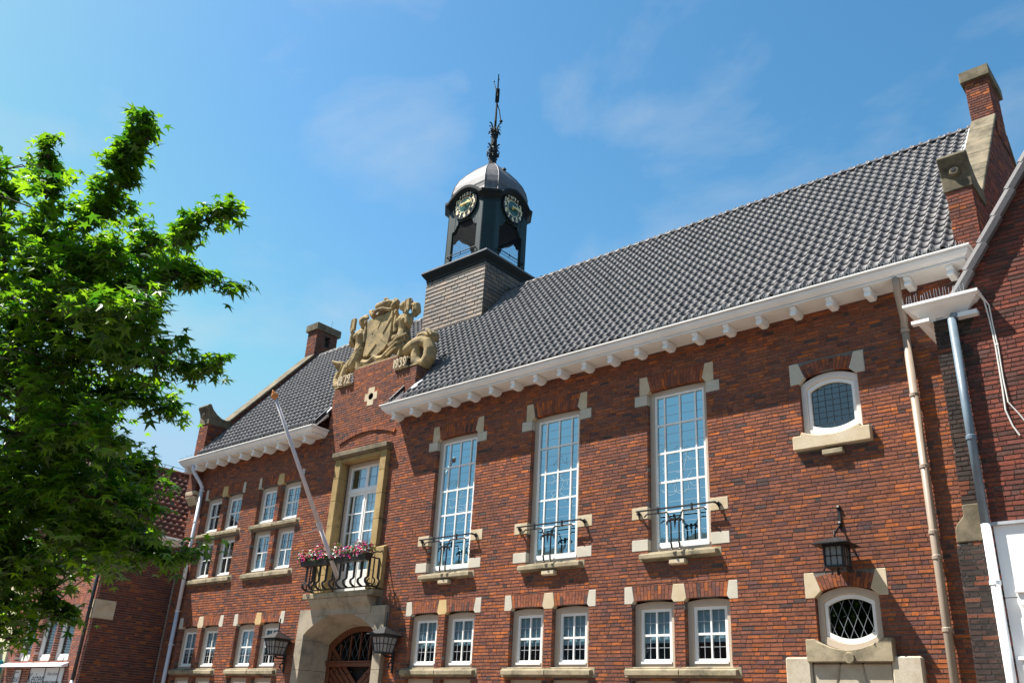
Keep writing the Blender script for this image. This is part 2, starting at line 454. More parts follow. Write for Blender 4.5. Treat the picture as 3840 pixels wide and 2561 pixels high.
cr = nt.nodes.new('ShaderNodeValToRGB'); cr.color_ramp.elements[0].position = .50; cr.color_ramp.elements[0].color = (0, 0, 0, 1); cr.color_ramp.elements[1].position = .80; cr.color_ramp.elements[1].color = (.62, .62, .62, 1)
nt.links.new(n1.outputs['Fac'], cr.inputs['Fac'])
mx = nt.nodes.new('ShaderNodeMix'); mx.data_type = 'RGBA'
nt.links.new(cr.outputs['Color'], mx.inputs[0]); nt.links.new(c2, mx.inputs[6]); mx.inputs[7].default_value = (5.2, 5.9, 6.6, 1)
nt.links.new(mx.outputs[2], bg.inputs['Color']); bg.inputs['Strength'].default_value = .05

sl = bpy.data.lights.new('sun', 'SUN'); so = bpy.data.objects.new('sun', sl); COL.objects.link(so)
sl.energy = 5.0; sl.angle = radians(.53); sl.color = (1.0, .955, .88)
so.rotation_euler = SUN.to_track_quat('Z', 'Y').to_euler(); so.location = (0, -20, 30)
sc.view_settings.view_transform = 'Standard'; sc.view_settings.look = 'None'; sc.view_settings.exposure = 1.33; sc.view_settings.gamma = 1

g = MB(); g.poly([(-600, -600, 0), (600, -600, 0), (600, 600, 0), (-600, 600, 0)])
o = obj('ground', g, M['earth']); o['kind'] = 'structure'
g = MB(); g.poly([(-60, -24, .004), (40, -24, .004), (40, 0, .004), (-60, 0, .004)])
o = obj('street', g, M['paving']); o['kind'] = 'structure'

# the terrace across the street, behind the camera: it is what the lower panes mirror and what shades the pavement side of the sky
M['terrace_brick'] = m_plain('dark_terrace_brick', (.11, .055, .042), .9, var=.3, scale=8)
tr = thing('terrace_house', 'long dark brick terrace across the street, seen only as a reflection in the window panes', 'house', (-10, -27, 0))
m = MB(); m.box(-62, 42, -33, -27, 0, 8.4); obj('wall', m, M['terrace_brick'], tr)
m = MB(); m.prism([(-26.6, 8.3), (-26.6, 8.41), (-30, 12.6), (-33.4, 8.41), (-33.4, 8.3)], -62.3, 42.3, lambda u, v, d: (d, u, v)); obj('roof', m, M['bark'], tr)
for i in range(18):
    for z in (1.0, 4.6):
        m = MB(); x = -60 + i*5.6; m.box(x, x+1.6, -26.98, -26.9, z, z+2.1); f_ = obj('window', m, M['white'], tr)
        m = MB(); m.box(x+.12, x+1.48, -26.89, -26.88, z+.12, z+1.98); obj('pane', m, M['dial'], f_)

# ------------------------------------------------------------------ the town hall
HX0, HX1 = -26.1, -2.0
hall = thing('town_hall', 'long two storey red brick town hall under a steep anthracite tiled roof with white eaves', 'town hall', (-14.5, 0, 0))
TALL = [-14.32, -11.35, -8.365]             # centres of the three tall windows
GPR = [-14.355, -11.37, -8.395]             # centres of the ground floor pairs on the long side
GPL = [-24.16, -21.31]                      # and left of the entrance
CXE = -17.72                                # axis of the entrance bay
holes = []
for c in TALL:
    holes.append((c-.66, c+.66, 4.80, 8.09, 'open'))
    for s in (-1, 1):
        a, b = sorted((c + s*.66, c + s*1.02)); holes += [(a, b, 5.50, 5.73, 'stone'), (a, b, 4.90, 5.11, 'stone')]
        a, b = sorted((c + s*.66, c + s*.95)); holes += [(a, b, 7.79, 8.01, 'stone')]
        a, b = sorted((c + s*.58, c + s*.835)); holes += [(a, b, 8.01, 8.395, 'stone')]
    holes.append((c-.66, c+.66, 8.0, 8.395, 'stone')); holes.append((c-.80, c+.80, 4.71, 4.83, 'stone')); holes.append((c-.18, c+.18, 4.59, 4.69, 'stone'))
def pair_holes(c, zb, zt, ztop, hw):
    for s in (-1, 1):
        a, b = sorted((c + s*.105, c + s*.995)); holes.append((a, b, zb, zt, 'open'))
    if ztop: holes.append((c-hw, c+hw, zt-.06, ztop, 'stone'))
for c in GPR + GPL:
    pair_holes(c, 2.80, 4.0, 4.255, 1.16); holes.append((c-1.165, c+1.165, 2.66, 2.84, 'stone'))
    pair_holes(c, .95, 2.62, None, 0)
for c in GPL:
    pair_holes(c, 6.66, 7.82, 8.105, 1.08); pair_holes(c, 5.30, 6.52, None, 0)
    holes.append((c-1.165, c+1.165, 6.50, 6.70, 'stone')); holes.append((c-1.165, c+1.165, 5.17, 5.34, 'stone'))
OV = [(-5.35, 6.62, 7.56, .16), (-5.39, 3.2, 3.91, .14)]
holes += [(-5.87, -4.83, 6.50, 7.72, 'open'), (-6.02, -4.69, 7.56, 7.96, 'stone'), (-6.0, -4.69, 6.32, 6.62, 'stone'), (-5.51, -5.17, 6.19, 6.27, 'stone'),
          (-5.90, -4.88, 3.00, 4.06, 'open'), (-6.05, -4.73, 3.88, 4.28, 'stone'), (-6.03, -4.72, 2.9, 3.22, 'stone'), (-6.40, -4.33, 0, 2.98, 'stone')]
holes += [(CXE-.80, CXE+.80, 4.5, 8.1, 'open'), (CXE-1.03, CXE+1.03, 4.4, 8.12, 'stone'), (CXE-1.08, CXE+1.08, 8.06, 8.26, 'stone'),
          (CXE-1.36, CXE+1.36, 0, 4.1, 'open'), (CXE-1.63, CXE+1.63, 0, 4.2, 'stone'), (CXE-1.35, CXE+1.35, 4.1, 4.62, 'stone')]
fr_front = lambda u, v, d: (u, -d, v)
mb = MB()
brickwall(mb, fr_front, HX0, HX1, 0, 8.978, holes, RNG, pal_hall, deep=.12)
BAY = (CXE-1.70, CXE+1.68)
bh = [(BAY[0], CXE-.90, 10.28, 11, 'stone'), (CXE+.88, BAY[1], 10.28, 11, 'stone'), (-17.88, -17.63, 9.49, 10.0, 'stone'), (-18.0, -17.5, 9.64, 9.85, 'stone')]
brickwall(mb, fr_front, BAY[0], BAY[1], 8.978, 10.251, bh, RNG, pal_hall)
brickwall(mb, fr_front, CXE-.90, CXE+.88, 10.251, 10.72, [], RNG, pal_hall)
# the sides and back of the bay where it stands up out of the roof
for X, sg in ((BAY[0], -1), (BAY[1], 1)):
    brickwall(mb, lambda u, v, d, X=X, sg=sg: (X + sg*d, u, v), 0.0, 1.6, 8.911, 10.251, [], RNG, pal_hall)
mb.mi = 1
mb.box(BAY[0]+.01, BAY[1]-.01, .02, 1.5, 8.9, 10.25); mb.box(CXE-.88, CXE+.87, .02, .5, 10.2, 10.7)
mb.box(HX0, HX1, .82, .86, 0, 8.95)
# end walls
mb.poly([(HX0, 0, 0), (HX0, 7.6, 0), (HX0, 7.6, 9), (HX0, 0, 9)])
# header course arch over the balcony door
mb.mi = 0
R0 = 3.05; zc = 8.79 - R0
for i in range(36):
    a0 = math.asin(1.13/R0) * (2*i/36 - 1) + .002; a1 = math.asin(1.13/R0) * (2*(i+1)/36 - 1) - .002
    p = [(CXE + (R0 + q)*sin(a), zc + (R0 + q)*cos(a)) for a, q in ((a0, -.045), (a1, -.045), (a1, .05), (a0, .05))]
    mb.tint = pal_hall(RNG); t = -.045 - RNG.uniform(0, .006)
    mb.hexa([(p[0][0], t, p[0][1]), (p[1][0], t, p[1][1]), (p[1][0], .02, p[1][1]), (p[0][0], .02, p[0][1]),
             (p[3][0], t, p[3][1]), (p[2][0], t, p[2][1]), (p[2][0], .02, p[2][1]), (p[3][0], .02, p[3][1])])
mb.tint = (.5, .5, .5)
wall = obj('wall', mb, [M['brick'], M['mortar']], hall)

def arc_pts(x0, x1, z, rise, n=12):
    xm, h = (x0+x1)/2, (x1-x0)/2
    return [(x0 + (x1-x0)*i/n, z + rise*(1 - ((x0 + (x1-x0)*i/n - xm)/h)**2)) for i in range(n+1)]

def room(parent, x0, x1, z0, z1, y=.5):  # box behind the pane, the unlit room's darkness is in its colour
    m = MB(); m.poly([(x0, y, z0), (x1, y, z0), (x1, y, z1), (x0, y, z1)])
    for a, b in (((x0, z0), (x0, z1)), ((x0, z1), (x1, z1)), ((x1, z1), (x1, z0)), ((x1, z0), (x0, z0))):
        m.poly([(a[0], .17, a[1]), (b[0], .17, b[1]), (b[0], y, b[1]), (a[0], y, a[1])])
    obj('interior', m, M['shadeblack'], parent)

def ring(m, x0, x1, z0, z1, t, y0, y1, tb=None, tt=None):
    tb = t if tb is None else tb; tt = t if tt is None else tt
    m.strip([(x0, z0), (x1, z0), (x1, z1), (x0, z1)], [(x0+t, z0+tb), (x1-t, z0+tb), (x1-t, z1-tt), (x0+t, z1-tt)], y0, y1)  # bricks darker than the front: the wall's shade is in their colour

def small_window(x0, x1, z0, z1, kind, arch=True, rng=RNG):
    """four pane casement: beige frame, white sash with glazing bars, leaded glass"""
    m = MB(); b = .115
    rise = .045 if arch else 0
    top = arc_pts(x0, x1, z1 - rise - .01, rise)[::-1]
    outer = [(x0, z0), (x1, z0)] + top
    inn = [(x0+b, z0+.085), (x1-b, z0+.085)] + [(min(max(x, x0+b), x1-b), z1-.135) for x, z in top]
    m.strip(outer, inn, .10, .17)
    f = obj('window', m, M['beige'], hall, bevel=.006)
    a0, a1, c0, c1 = x0+b+.003, x1-b-.003, z0+.088, z1-.138
    m = MB(); s = .055
    m.strip([(a0, c0), (a1, c0), (a1, c1), (a0, c1)], [(a0+s, c0+.085), (a1-s, c0+.085), (a1-s, c1-s), (a0+s, c1-s)], .125, .165)
    xm, zm = (a0+a1)/2, (c0 + .085 + c1 - s)/2
    m.box(xm-.016, xm+.016, .128, .160, c0+.085, c1-s)
    m.box(a0+s, xm-.0165, .130, .160, zm-.02, zm+.02); m.box(xm+.0165, a1-s, .130, .160, zm-.02, zm+.02)
    m.box(a0+.002, a1-.002, .085, .1245, c0, c0+.04)          # weather bar
    obj('sash', m, M['white'], f)
    m = MB(); m.poly([(a0+s, .15, c0+.085), (a1-s, .15, c0+.085), (a1-s, .15, c1-s), (a0+s, .15, c1-s)])
    obj('glass', m, M['glass_up'] if kind != 'ground' else M['glass'], f)
    m = MB()
    for xa, xb in ((a0+s, xm-.017), (xm+.017, a1-s)):
        q = (xa+xb)/2; m.box(q-.004, q+.004, .143, .147, c0+.085, c1-s)
        for za, zb in ((c0+.085, zm-.02), (zm+.02, c1-s)):
            z = (za+zb)/2; m.box(xa, xb, .1435, .1475, z-.004, z+.004)
    obj('leading', m, M['lead'] if kind == 'ground' else M['darklead'], f)
    room(f, x0, x1, z0, z1)
    if kind == 'curtain':
        m = MB(); n = 26; lo = a0 + s - .02 if rng.random() < .5 else (a0+a1)/2 - .05
        hi = a1 - s + .02
        P = [(lo + (hi-lo)*i/n, .24 + .022*sin(i*1.9) + .01*sin(i*.7)) for i in range(n+1)]
        for p, q in zip(P, P[1:]): m.poly([(p[0], p[1], c0), (q[0], q[1], c0), (q[0], q[1], c1), (p[0], p[1], c1)])
        obj('curtain', m, M['curtain'], f, smooth=True)
    elif kind == 'ground':
        m = MB(); zb = zm - .09 + rng.uniform(-.03, .03)
        m.box(a0+s-.02, a1-s+.02, .19, .195, zb, c1); m.box(a0+s-.02, a1-s+.02, .186, .20, zb-.03, zb)
        obj('sky_reflection_panel', m, M['sky_panel'], f)  # added panel: sky reflection of the upper panes painted in teal
    return f
M['sky_panel'] = m_plain('teal_sky_reflection', (.26, .40, .46), .8, var=.08)  # colour stands for the sky mirrored in the glass

def sill(x0, x1, z0, z1, y=-.09, mat='sill', split=True, back=.13, lip=True):
    m = MB(); xm = (x0+x1)/2 + RNG.uniform(-.03, .03)
    parts = [(x0, xm-.003), (xm+.003, x1)] if split else [(x0, x1)]
    for a, b in parts:
        m.hexa([(a, y, z0), (b, y, z0), (b, back, z0), (a, back, z0), (a, y, z1-.02), (b, y, z1-.02), (b, back, z1+.02), (a, back, z1+.02)])
    if lip: m.box(x0-.05, x1+.06, -.012, .02, z0-.03, z1+.03)
    return obj('window_sill', m, M[mat], hall, bevel=.012)

def stone_poly(name, pts, mat, y=-.014, back=.115):
    m = MB(); m.prism(pts, y, back); return obj(name, m, M[mat], hall, bevel=.006)

def pair(c, zb, zt, ztop, hw, kind, full=True):
    for s in (-1, 1):
        a, b = sorted((c + s*.105, c + s*.995)); small_window(a, b, zb+.02, zt, kind() if callable(kind) else kind, arch=full)
    if not full: return
    sw = hw - .995
    zs = zt - .055
    stone_poly('keystone', [(c-.105, zs), (c+.105, zs), (c+.155, zs+.06), (c+.115, ztop), (c-.115, ztop), (c-.155, zs+.06)], 'stone_y' if RNG.random() < .7 else 'stone')
    for s in (-1, 1):
        p = [(c+s*hw, zs), (c+s*.995, zs), (c+s*.945, zs+.06), (c+s*(hw-.17 if hw > 1.1 else hw-.12), ztop), (c+s*hw, ztop)]
        stone_poly('springer_stone', p if s < 0 else p[::-1], 'stone_w')
    for s in (-1, 1):
        m = MB(); a, b = sorted((c + s*.157, c + s*.943))
        flat_arch(m, a, b, zs+.05, ztop-.005, .036, .012, RNG, pal_hall)
        obj('brick_arch', m, [M['brick'], M['mortar']], hall)

for c in GPR:
    pair(c, 2.80, 4.0, 4.255, 1.16, 'ground'); sill(c-1.105, c+1.105, 2.70, 2.82, -.10)
    pair(c, .95, 2.66, None, 0, 'ground', False)
for c in GPL:
    pair(c, 2.80, 4.0, 4.255, 1.16, 'ground'); sill(c-1.12, c+1.12, 2.70, 2.82, -.10)
    pair(c, .95, 2.66, None, 0, 'ground', False)
    pair(c, 6.66, 7.83, 8.105, 1.08, (lambda c=c: 'curtain' if (c > -22 or RNG.random() < .6) else 'dark')); sill(c-1.13, c+1.13, 6.58, 6.69, -.10)
    pair(c, 5.30, 6.56, None, 0, (lambda c=c: 'curtain' if c > -22 else 'dark'), False); sill(c-1.13, c+1.13, 5.20, 5.33, -.10)

# ---- three tall windows
def tall_window(c):
    x0, x1, z0, z1 = c-.66, c+.66, 4.82, 8.09
    m = MB(); b = .105
    top = arc_pts(x0, x1, z1-.035, .02)[::-1]
    m.strip([(x0, z0), (x1, z0)] + top, [(x0+b, z0+.12), (x1-b, z0+.12)] + [(min(max(x, x0+b), x1-b), z1-.12) for x, z in top], .10, .18)
    f = obj('window', m, M['beige'], hall, bevel=.008)
    a0, a1, c0, c1 = x0+b+.003, x1-b-.003, z0+.123, z1-.123
    m = MB(); s = .04
    m.strip([(a0, c0), (a1, c0), (a1, c1), (a0, c1)], [(a0+s, c0+.10), (a1-s, c0+.10), (a1-s, c1-s), (a0+s, c1-s)], .115, .175)
    g0, g1, h0, h1 = a0+s, a1-s, c0+.10, c1-s
    W = g1-g0; vx = [g0 + W*.165, g0 + W*.5, g0 + W*.835]
    for x in vx: m.box(x-.017, x+.017, .130, .172, h0, h1)
    rows = [h0 + (h1-h0)*k/5 for k in range(1, 5)]
    cols = [g0] + vx + [g1]
    for z in rows:
        for p, q in zip(cols, cols[1:]):
            m.box(p + (.0175 if p != g0 else 0), q - (.0175 if q != g1 else 0), .133, .170, z-.019, z+.019)
    obj('sash', m, M['white'], f)
    m = MB(); m.poly([(g0, .155, h0), (g1, .155, h0), (g1, .155, h1), (g0, .155, h1)]); obj('glass', m, M['glass_tall'], f)
    m = MB(); zr = [h0] + rows + [h1]
    for p, q in zip(cols, cols[1:]):
        for za, zb in zip(zr, zr[1:]):
            for t in (1/3, 2/3): z = za + (zb-za)*t; m.box(p, q, .148, .1525, z-.002, z+.002)
    obj('leading', m, M['lead_fine'], f)
    # painted-on looking leaded ornament of curved cames in the middle rows
    m = MB(); r = random.Random(int(c*100))
    for k in range(12):
        cx, cz = g0 + W*(.2 + .6*r.random()), h0 + (h1-h0)*(.36 + .30*r.random()); R_ = r.uniform(.06, .19); a0_ = r.random()*6.28; sw = r.uniform(1.6, 4.4)
        m.bar([(cx + R_*cos(a0_ + sw*t/9)*(1 + .25*sin(t*1.4 + k)), .1465, cz + R_*1.2*sin(a0_ + sw*t/9)) for t in range(10)], .0045, .004)
    obj('ornament', m, M['lead_fine'], f)
    m = MB(); m.box(x0, x1, .45, .5, z0, z1)
    for q in (x0, x1-.02): m.box(q, q+.02, .18, .45, z0, z1)
    m.box(x0+.02, x1-.02, .18, .45, z1-.02, z1); m.box(x0+.02, x1-.02, .18, .45, z0, z0+.02)
    obj('interior', m, M['room_teal'], f)
    # stones
    for s in (-1, 1):
        fl = (lambda p: p if s < 0 else p[::-1])
        stone_poly('springer_stone', fl([(c+s*.835, 8.01), (c+s*.66, 8.01), (c+s*.585, 8.10), (c+s*.655, 8.395), (c+s*.835, 8.395)]), 'stone')
        stone_poly('quoin_stone', fl([(c+s*.95, 7.79), (c+s*.662, 7.79), (c+s*.662, 8.005), (c+s*.95, 8.005)]), 'stone_w')
        stone_poly('quoin_stone', fl([(c+s*1.02, 5.50), (c+s*.662, 5.50), (c+s*.662, 5.73), (c+s*1.02, 5.73)]), 'stone')
        stone_poly('quoin_stone', fl([(c+s*1.02, 4.90), (c+s*.662, 4.90), (c+s*.662, 5.11), (c+s*1.02, 5.11)]), 'stone_w')
    m = MB(); flat_arch(m, c-.583, c+.583, 8.062, 8.39, .068, .03, RNG, pal_hall); obj('brick_arch', m, [M['brick'], M['mortar']], hall)
    sill(c-.80, c+.80, 4.72, 4.83, -.13, split=False)
    m = MB(); m.prism([(c-.17, 4.59), (c+.17, 4.59), (c+.17, 4.69), (c-.17, 4.69)], -.11, .02); obj('sill_bracket', m, M['stone'], hall, bevel=.02)
M['room_teal'] = m_plain('dim_hall_interior', (.05, .11, .14), .9)
for c in TALL: tall_window(c)

# ---- two low arched windows at the right end
def oval_outline(c, hw, z0, z1, rise, dip, n=14):
    bot = [(x, z0 - dip*(1 - ((x-c)/hw)**2)) for x in [c - hw + 2*hw*i/n for i in range(n+1)]]
    top = [(x, z1 + rise*(1 - ((x-c)/hw)**2)) for x in [c + hw - 2*hw*i/n for i in range(n+1)]]
    return bot + top
def oval_window(c, hw, z0, z1, rise, dip, lozenge):
    m = MB(); O = oval_outline(c, hw, z0, z1, rise, dip); I = oval_outline(c, hw-.10, z0+.085, z1-.09, rise*.85, dip*.85)
    m.strip(O, I, .07, .17); f = obj('window', m, M['beige'] if lozenge else M['beige_pale'], hall, bevel=.008)
    e_ = .135 if lozenge else .155
    m = MB(); I2 = oval_outline(c, hw-.104, z0+.09, z1-.094, rise*.85, dip*.85); J = oval_outline(c, hw-.155, z0+.145, z1-.145, rise*.75, dip*.75)
    m.strip(I2, J, .10, .165); obj('sash', m, M['white'], f)
    m = MB(); m.poly([(x, .15, z) for x, z in J]); obj('glass', m, M['glass_dark'] if lozenge else M['glass_oval'], f)
    m = MB(); h = hw-e_; za, zb = z0+e_-.01-dip*.75, z1-e_+.01+rise*.75
    def inside(x, z): k = 1 - ((x-c)/h)**2; return abs(x-c) < h and z0+e_-.01-dip*.75*k < z < z1-e_+.01+rise*.75*k
    if lozenge:
        for s in (-1, 1):
            for k in range(-9, 18):
                pts = [(c - h + .155*k + s*t*.44, za + t) for t in [i*.012 for i in range(75)]]
                run = [p for p in pts if inside(*p)]
                if len(run) > 2: m.bar([(run[0][0], .142 + .001*s, run[0][1]), (run[-1][0], .142 + .001*s, run[-1][1])], .0085, .004)
        obj('leading', m, M['lead_dim'], f)
    else:
        for k in range(-3, 4):
            x = c + k*.13
            run = [z for z in [za + .01*i for i in range(110)] if inside(x, z)]
            if len(run) > 2: m.box(x-.004, x+.004, .142, .146, run[0], run[-1])
        for k in range(1, 9):
            z = za + k*.105; run = [x for x in [c - h + .01*i for i in range(100)] if inside(x, z)]
            if len(run) > 2: m.box(run[0], run[-1], .1425, .1465, z-.004, z+.004)
        obj('leading', m, M['darklead'], f)
    room(f, c-hw, c+hw, z0-dip, z1+rise)
    return f
M['beige_pale'] = m_plain('pale_frame_paint', (.66, .60, .55), .5, var=.04)
M['lead_dim'] = m_plain('grey_came', (.15, .165, .178), .5, var=.1)
M['glass_oval'] = m_glass('oval_window_glass', (.25, .33, .36), .14, .03)
oval_window(-5.35, .52, 6.64, 7.56, .15, .11, False)
oval_window(-5.39, .505, 3.22, 3.91, .14, .14, True)
for c, z, zt, hw in ((-5.355, 7.56, 7.955, .665), (-5.39, 3.88, 4.28, .66)):
    for s in (-1, 1):
        p = [(c+s*hw, z), (c+s*.515, z), (c+s*.395, z+.11), (c+s*(hw-.165), zt), (c+s*hw, zt)]
        stone_poly('springer_stone', p if s < 0 else p[::-1], 'stone_w' if z > 5 else 'stone', back=.09)
    m = MB(); flat_arch(m, c-.397, c+.397, z+.105, zt-.075, .095, .065, RNG, pal_hall, n=14, curve=.06, back=.075); obj('brick_arch', m, [M['brick'], M['mortar']], hall)
def curved_sill(c, hw, zb, zt, zear, dip, y, mat):
    n = 12; inner = .50
    top = [(c - inner + 2*inner*i/n, zt - dip*(1 - ((2*i/n) - 1)**2)) for i in range(n+1)]
    pts = [(c-hw, zb), (c+hw, zb), (c+hw, zear), (c+inner+.02, zear)] + top[::-1] + [(c-inner-.02, zear), (c-hw, zear)]
    m = MB(); m.prism(pts, y, .09); return obj('window_sill', m, M[mat], hall, bevel=.012)
curved_sill(-5.35, .665, 6.33, 6.635, 6.575, .105, -.12, 'stone')
stone_poly('sill_bracket', [(-5.52, 6.19), (-5.17, 6.19), (-5.17, 6.27), (-5.52, 6.27)], 'sill', -.11)
curved_sill(-5.38, .665, 2.90, 3.215, 3.24, .14, -.16, 'sill')
m = MB(); m.lathe([(.075, 0), (.085, .02), (.085, .14)], (0, 0, 0), 14)
for i in range(len(m.v)): x, y, z = m.v[i]; m.v[i] = (-5.37 + x, -.19 + z*.9, 2.955 + y)
obj('sill_spout', m, M['sill'], hall)

M['portal_pale'] = m_stone('bleached_portal_stone', (.40, .335, .235), (.52, .46, .37), (.26, .20, .12), .5, .8, 1.8)
# ---- stone doorway under the lower arched window: only its head is in view
m = MB()
for a, b, zt in ((-6.42, -6.0, 2.98), (-4.77, -4.33, 2.98)):
    m.box(a, b, -.12, .1, 1.5, zt)
m.box(-6.42, -5.95, -.11, .1, 0, 1.494); m.box(-4.82, -4.33, -.11, .1, 0, 1.494)
for p in ([(-5.998, 2.05), (-5.72, 2.05), (-5.56, 2.895), (-5.998, 2.895)], [(-5.717, 2.05), (-5.08, 2.05), (-5.22, 2.895), (-5.557, 2.895)], [(-5.077, 2.05), (-4.772, 2.05), (-4.772, 2.895), (-5.217, 2.895)]):
    m.prism(p, -.07, .1)
obj('doorway_surround', m, M['portal_pale'], hall, bevel=.025)
m = MB(); m.box(-5.95, -4.82, .02, .1, 0, 2.1); obj('side_door', m, M['wood'], hall)
# ------------------------------------------------------------------ eaves
GPROF = [(.00, 8.95), (.02, 8.86), (.0, 8.86)]
def gutter(xl, xr, n_br, x_first, step, spikes):
    prof = [(-.49, 8.87), (.0, 8.868), (.0, 8.893), (-.018, 8.895), (-.018, 8.905), (.015, 8.907), (.018, 8.92), (.035, 8.93), (.062, 8.955), (.085, 8.995), (.092, 9.022), (.075, 9.024), (.075, 9.032), (.112, 9.034), (.125, 9.05), (.125, 9.072), (.11, 9.075), (.09, 9.06), (.0, 9.0), (-.49, 9.0)]
    m = MB(); rings = []
    for k in range(4):
        r = []
        for o_, z in prof:
            e = max(o_, -.02)
            x = xl - e if k < 2 else xr + e
            y = -.02 if k in (0, 3) else -.51 - o_
            r.append(m.vert((x, min(y, -.02), z)))
        rings.append(r)
    for a, b in zip(rings, rings[1:]):
        for i in range(len(prof)):
            j = (i+1) % len(prof); m.face((a[i], a[j], b[j], b[i]))
    g = obj('gutter', m, M['white'], hall)
    for i in range(n_br):
        x = x_first + i*step; m = MB()
        out = [(-.475, 8.866), (-.475, 8.81), (-.45, 8.795), (-.44, 8.77), (-.468, 8.74), (-.468, 8.69), (-.20, 8.69), (-.16, 8.74), (-.13, 8.76), (-.12, 8.866)]
        m.prism(out, x-.055, x+.055, lambda u, v, d: (d, u, v)); obj('bracket', m, M['white'], g, bevel=.006)
    m = MB(); r = RNG
    for a, b in spikes:
        x = a
        while x < b:
            for s in (-.03, .015):
                if r.random() < .9: m.tube([(x, -.60, 9.06), (x + s + r.uniform(-.015, .015), -.60 + r.uniform(-.05, .04), 9.17 + r.uniform(-.03, .03))], .0022, 3, False)
            x += .055
    obj('bird_spikes', m, M['steel'], g)
    return g
gutter(-26.17, -19.49, 11, -26.03, .617, [(-26.28, -25.5), (-20.4, -19.4)])
gutter(-16.48, -2.79, 21, -16.22, .659, [(-16.55, -15.2), (-14.4, -12.9), (-9.2, -2.75)])
# soffit boards over the wall head
# ------------------------------------------------------------------ roof
SL = V((0, 4.05, 4.96)).normalized(); NRM = V((0, -SL.z, SL.y))
def tiles(mb, o, ud, sd, nm, nu, nv, w, l, rng, skip=None, tint=None, roll=.042, pan=.012):
    """interlocking pantiles: each one a shaped sheet with a thick lower lip, lapping the one below"""
    o, ud, sd, nm = V(o), V(ud), V(sd), V(nm)
    prof = []
    for i in range(13):
        t = i / 12
        if t < .46: h = roll * sin(pi * t / .46) ** .8
        else: h = -pan * sin(pi * (t - .46) / .54)
        prof.append((t, h))
    for iu in range(nu):
        for iv in range(nv):
            p0 = o + ud * (w * iu) + sd * (l * iv)
            if skip and skip(p0.x + w/2 * ud.x, p0.y, p0.z): continue
            k = tint(rng) if tint else min(1, max(0, rng.gauss(.45, .2)))
            mb.tint = (k, k, k); j = rng.uniform(-.003, .003); jl = rng.uniform(-.006, .006)
            rows = []
            for s, lift in ((jl, .004), (jl, .028 + j), (l + .035, .004 + j)):
                rows.append([mb.vert(p0 + ud * (w * t * 1.02) + sd * s + nm * (h + lift)) for t, h in prof])
            for a, b in zip(rows, rows[1:]):
                for i in range(12): mb.face((a[i], a[i+1], b[i+1], b[i]))
    mb.tint = (.5, .5, .5)
mb = MB()
y0 = -.35; z0 = 9.12 + 1.2247*(y0 + .45)
nu = 114; x_end = -2.96
def skip_bay(x, y, z): return (BAY[0] - .02 < x < BAY[1] + .02 and y < .45) or (-18.6 < x < -16.4 and 2.75 < y)
tiles(mb, (x_end - nu*.1993, y0, z0), (1, 0, 0), SL, NRM, nu, 25, .1993, .2565, RNG, skip_bay)
# sheet under the tiles and the far slope
mb.tint = (.05, .05, .05)
lift = NRM * -.01
P = lambda x, y: (x, y, 9.12 + 1.2247*(y + .45) - .02)
for a, b in ((-25.72, BAY[0]), (BAY[1], -2.93)): mb.poly([P(a, -.40), P(b, -.40), P(b, 3.6), P(a, 3.6)])
mb.poly([P(BAY[0], .45), P(BAY[1], .45), P(BAY[1], 3.6), P(BAY[0], 3.6)])
mb.poly([(-25.72, 3.6, 14.06), (-2.93, 3.6, 14.06), (-2.93, 7.75, 9.0), (-25.72, 7.75, 9.0)])
roof = obj('roof', mb, M['rooftile'], hall, smooth=False)
roof.data.polygons.foreach_set('use_smooth', [True]*len(roof.data.polygons))
m = MB(); x = -25.7
while x < -2.95:
    k = RNG.uniform(.3, .6); m.tint = (k, k, k); r = .088 + RNG.uniform(-.003, .003)
    a = [(-1)]; n = 8; rings = []
    for xx, rr in ((x, r + .012), (x + .05, r + .012), (x + .055, r), (x + .335, r - .004)):
        rings.append([m.vert((xx, 3.6 - rr*1.15*cos(pi*q/n), 14.045 + rr*1.05*sin(pi*q/n))) for q in range(n+1)])
    for p, q in zip(rings, rings[1:]):
        for i in range(n): m.face((p[i], p[i+1], q[i+1], q[i]))
    m.face(rings[0][::-1]); x += .33
m.tint = (.5, .5, .5)
obj('ridge', m, M['rooftile'], roof, smooth=True)
# barge boards where the roof stops beside the bay
for X, s in ((-19.53, 1), (-16.46, -1)):
    m = MB(); b = .0
    m.hexa([(X-.012, -.46, 9.03), (X+.012, -.46, 9.03), (X+.012, -.0, 9.50), (X-.012, 0, 9.50), (X-.012, -.46, 9.13), (X+.012, -.46, 9.13), (X+.012, 0, 9.66), (X-.012, 0, 9.66)])
    obj('barge_board', m, M['white'], roof)
    m = MB(); m.hexa([(X-.03, -.44, 9.135), (X+.03, -.44, 9.135), (X+.03, 0, 9.665), (X-.03, 0, 9.665), (X-.03, -.44, 9.27), (X+.03, -.44, 9.27), (X+.03, 0, 9.80), (X-.03, 0, 9.80)])
    obj('verge_flashing', m, M['iron'], roof)
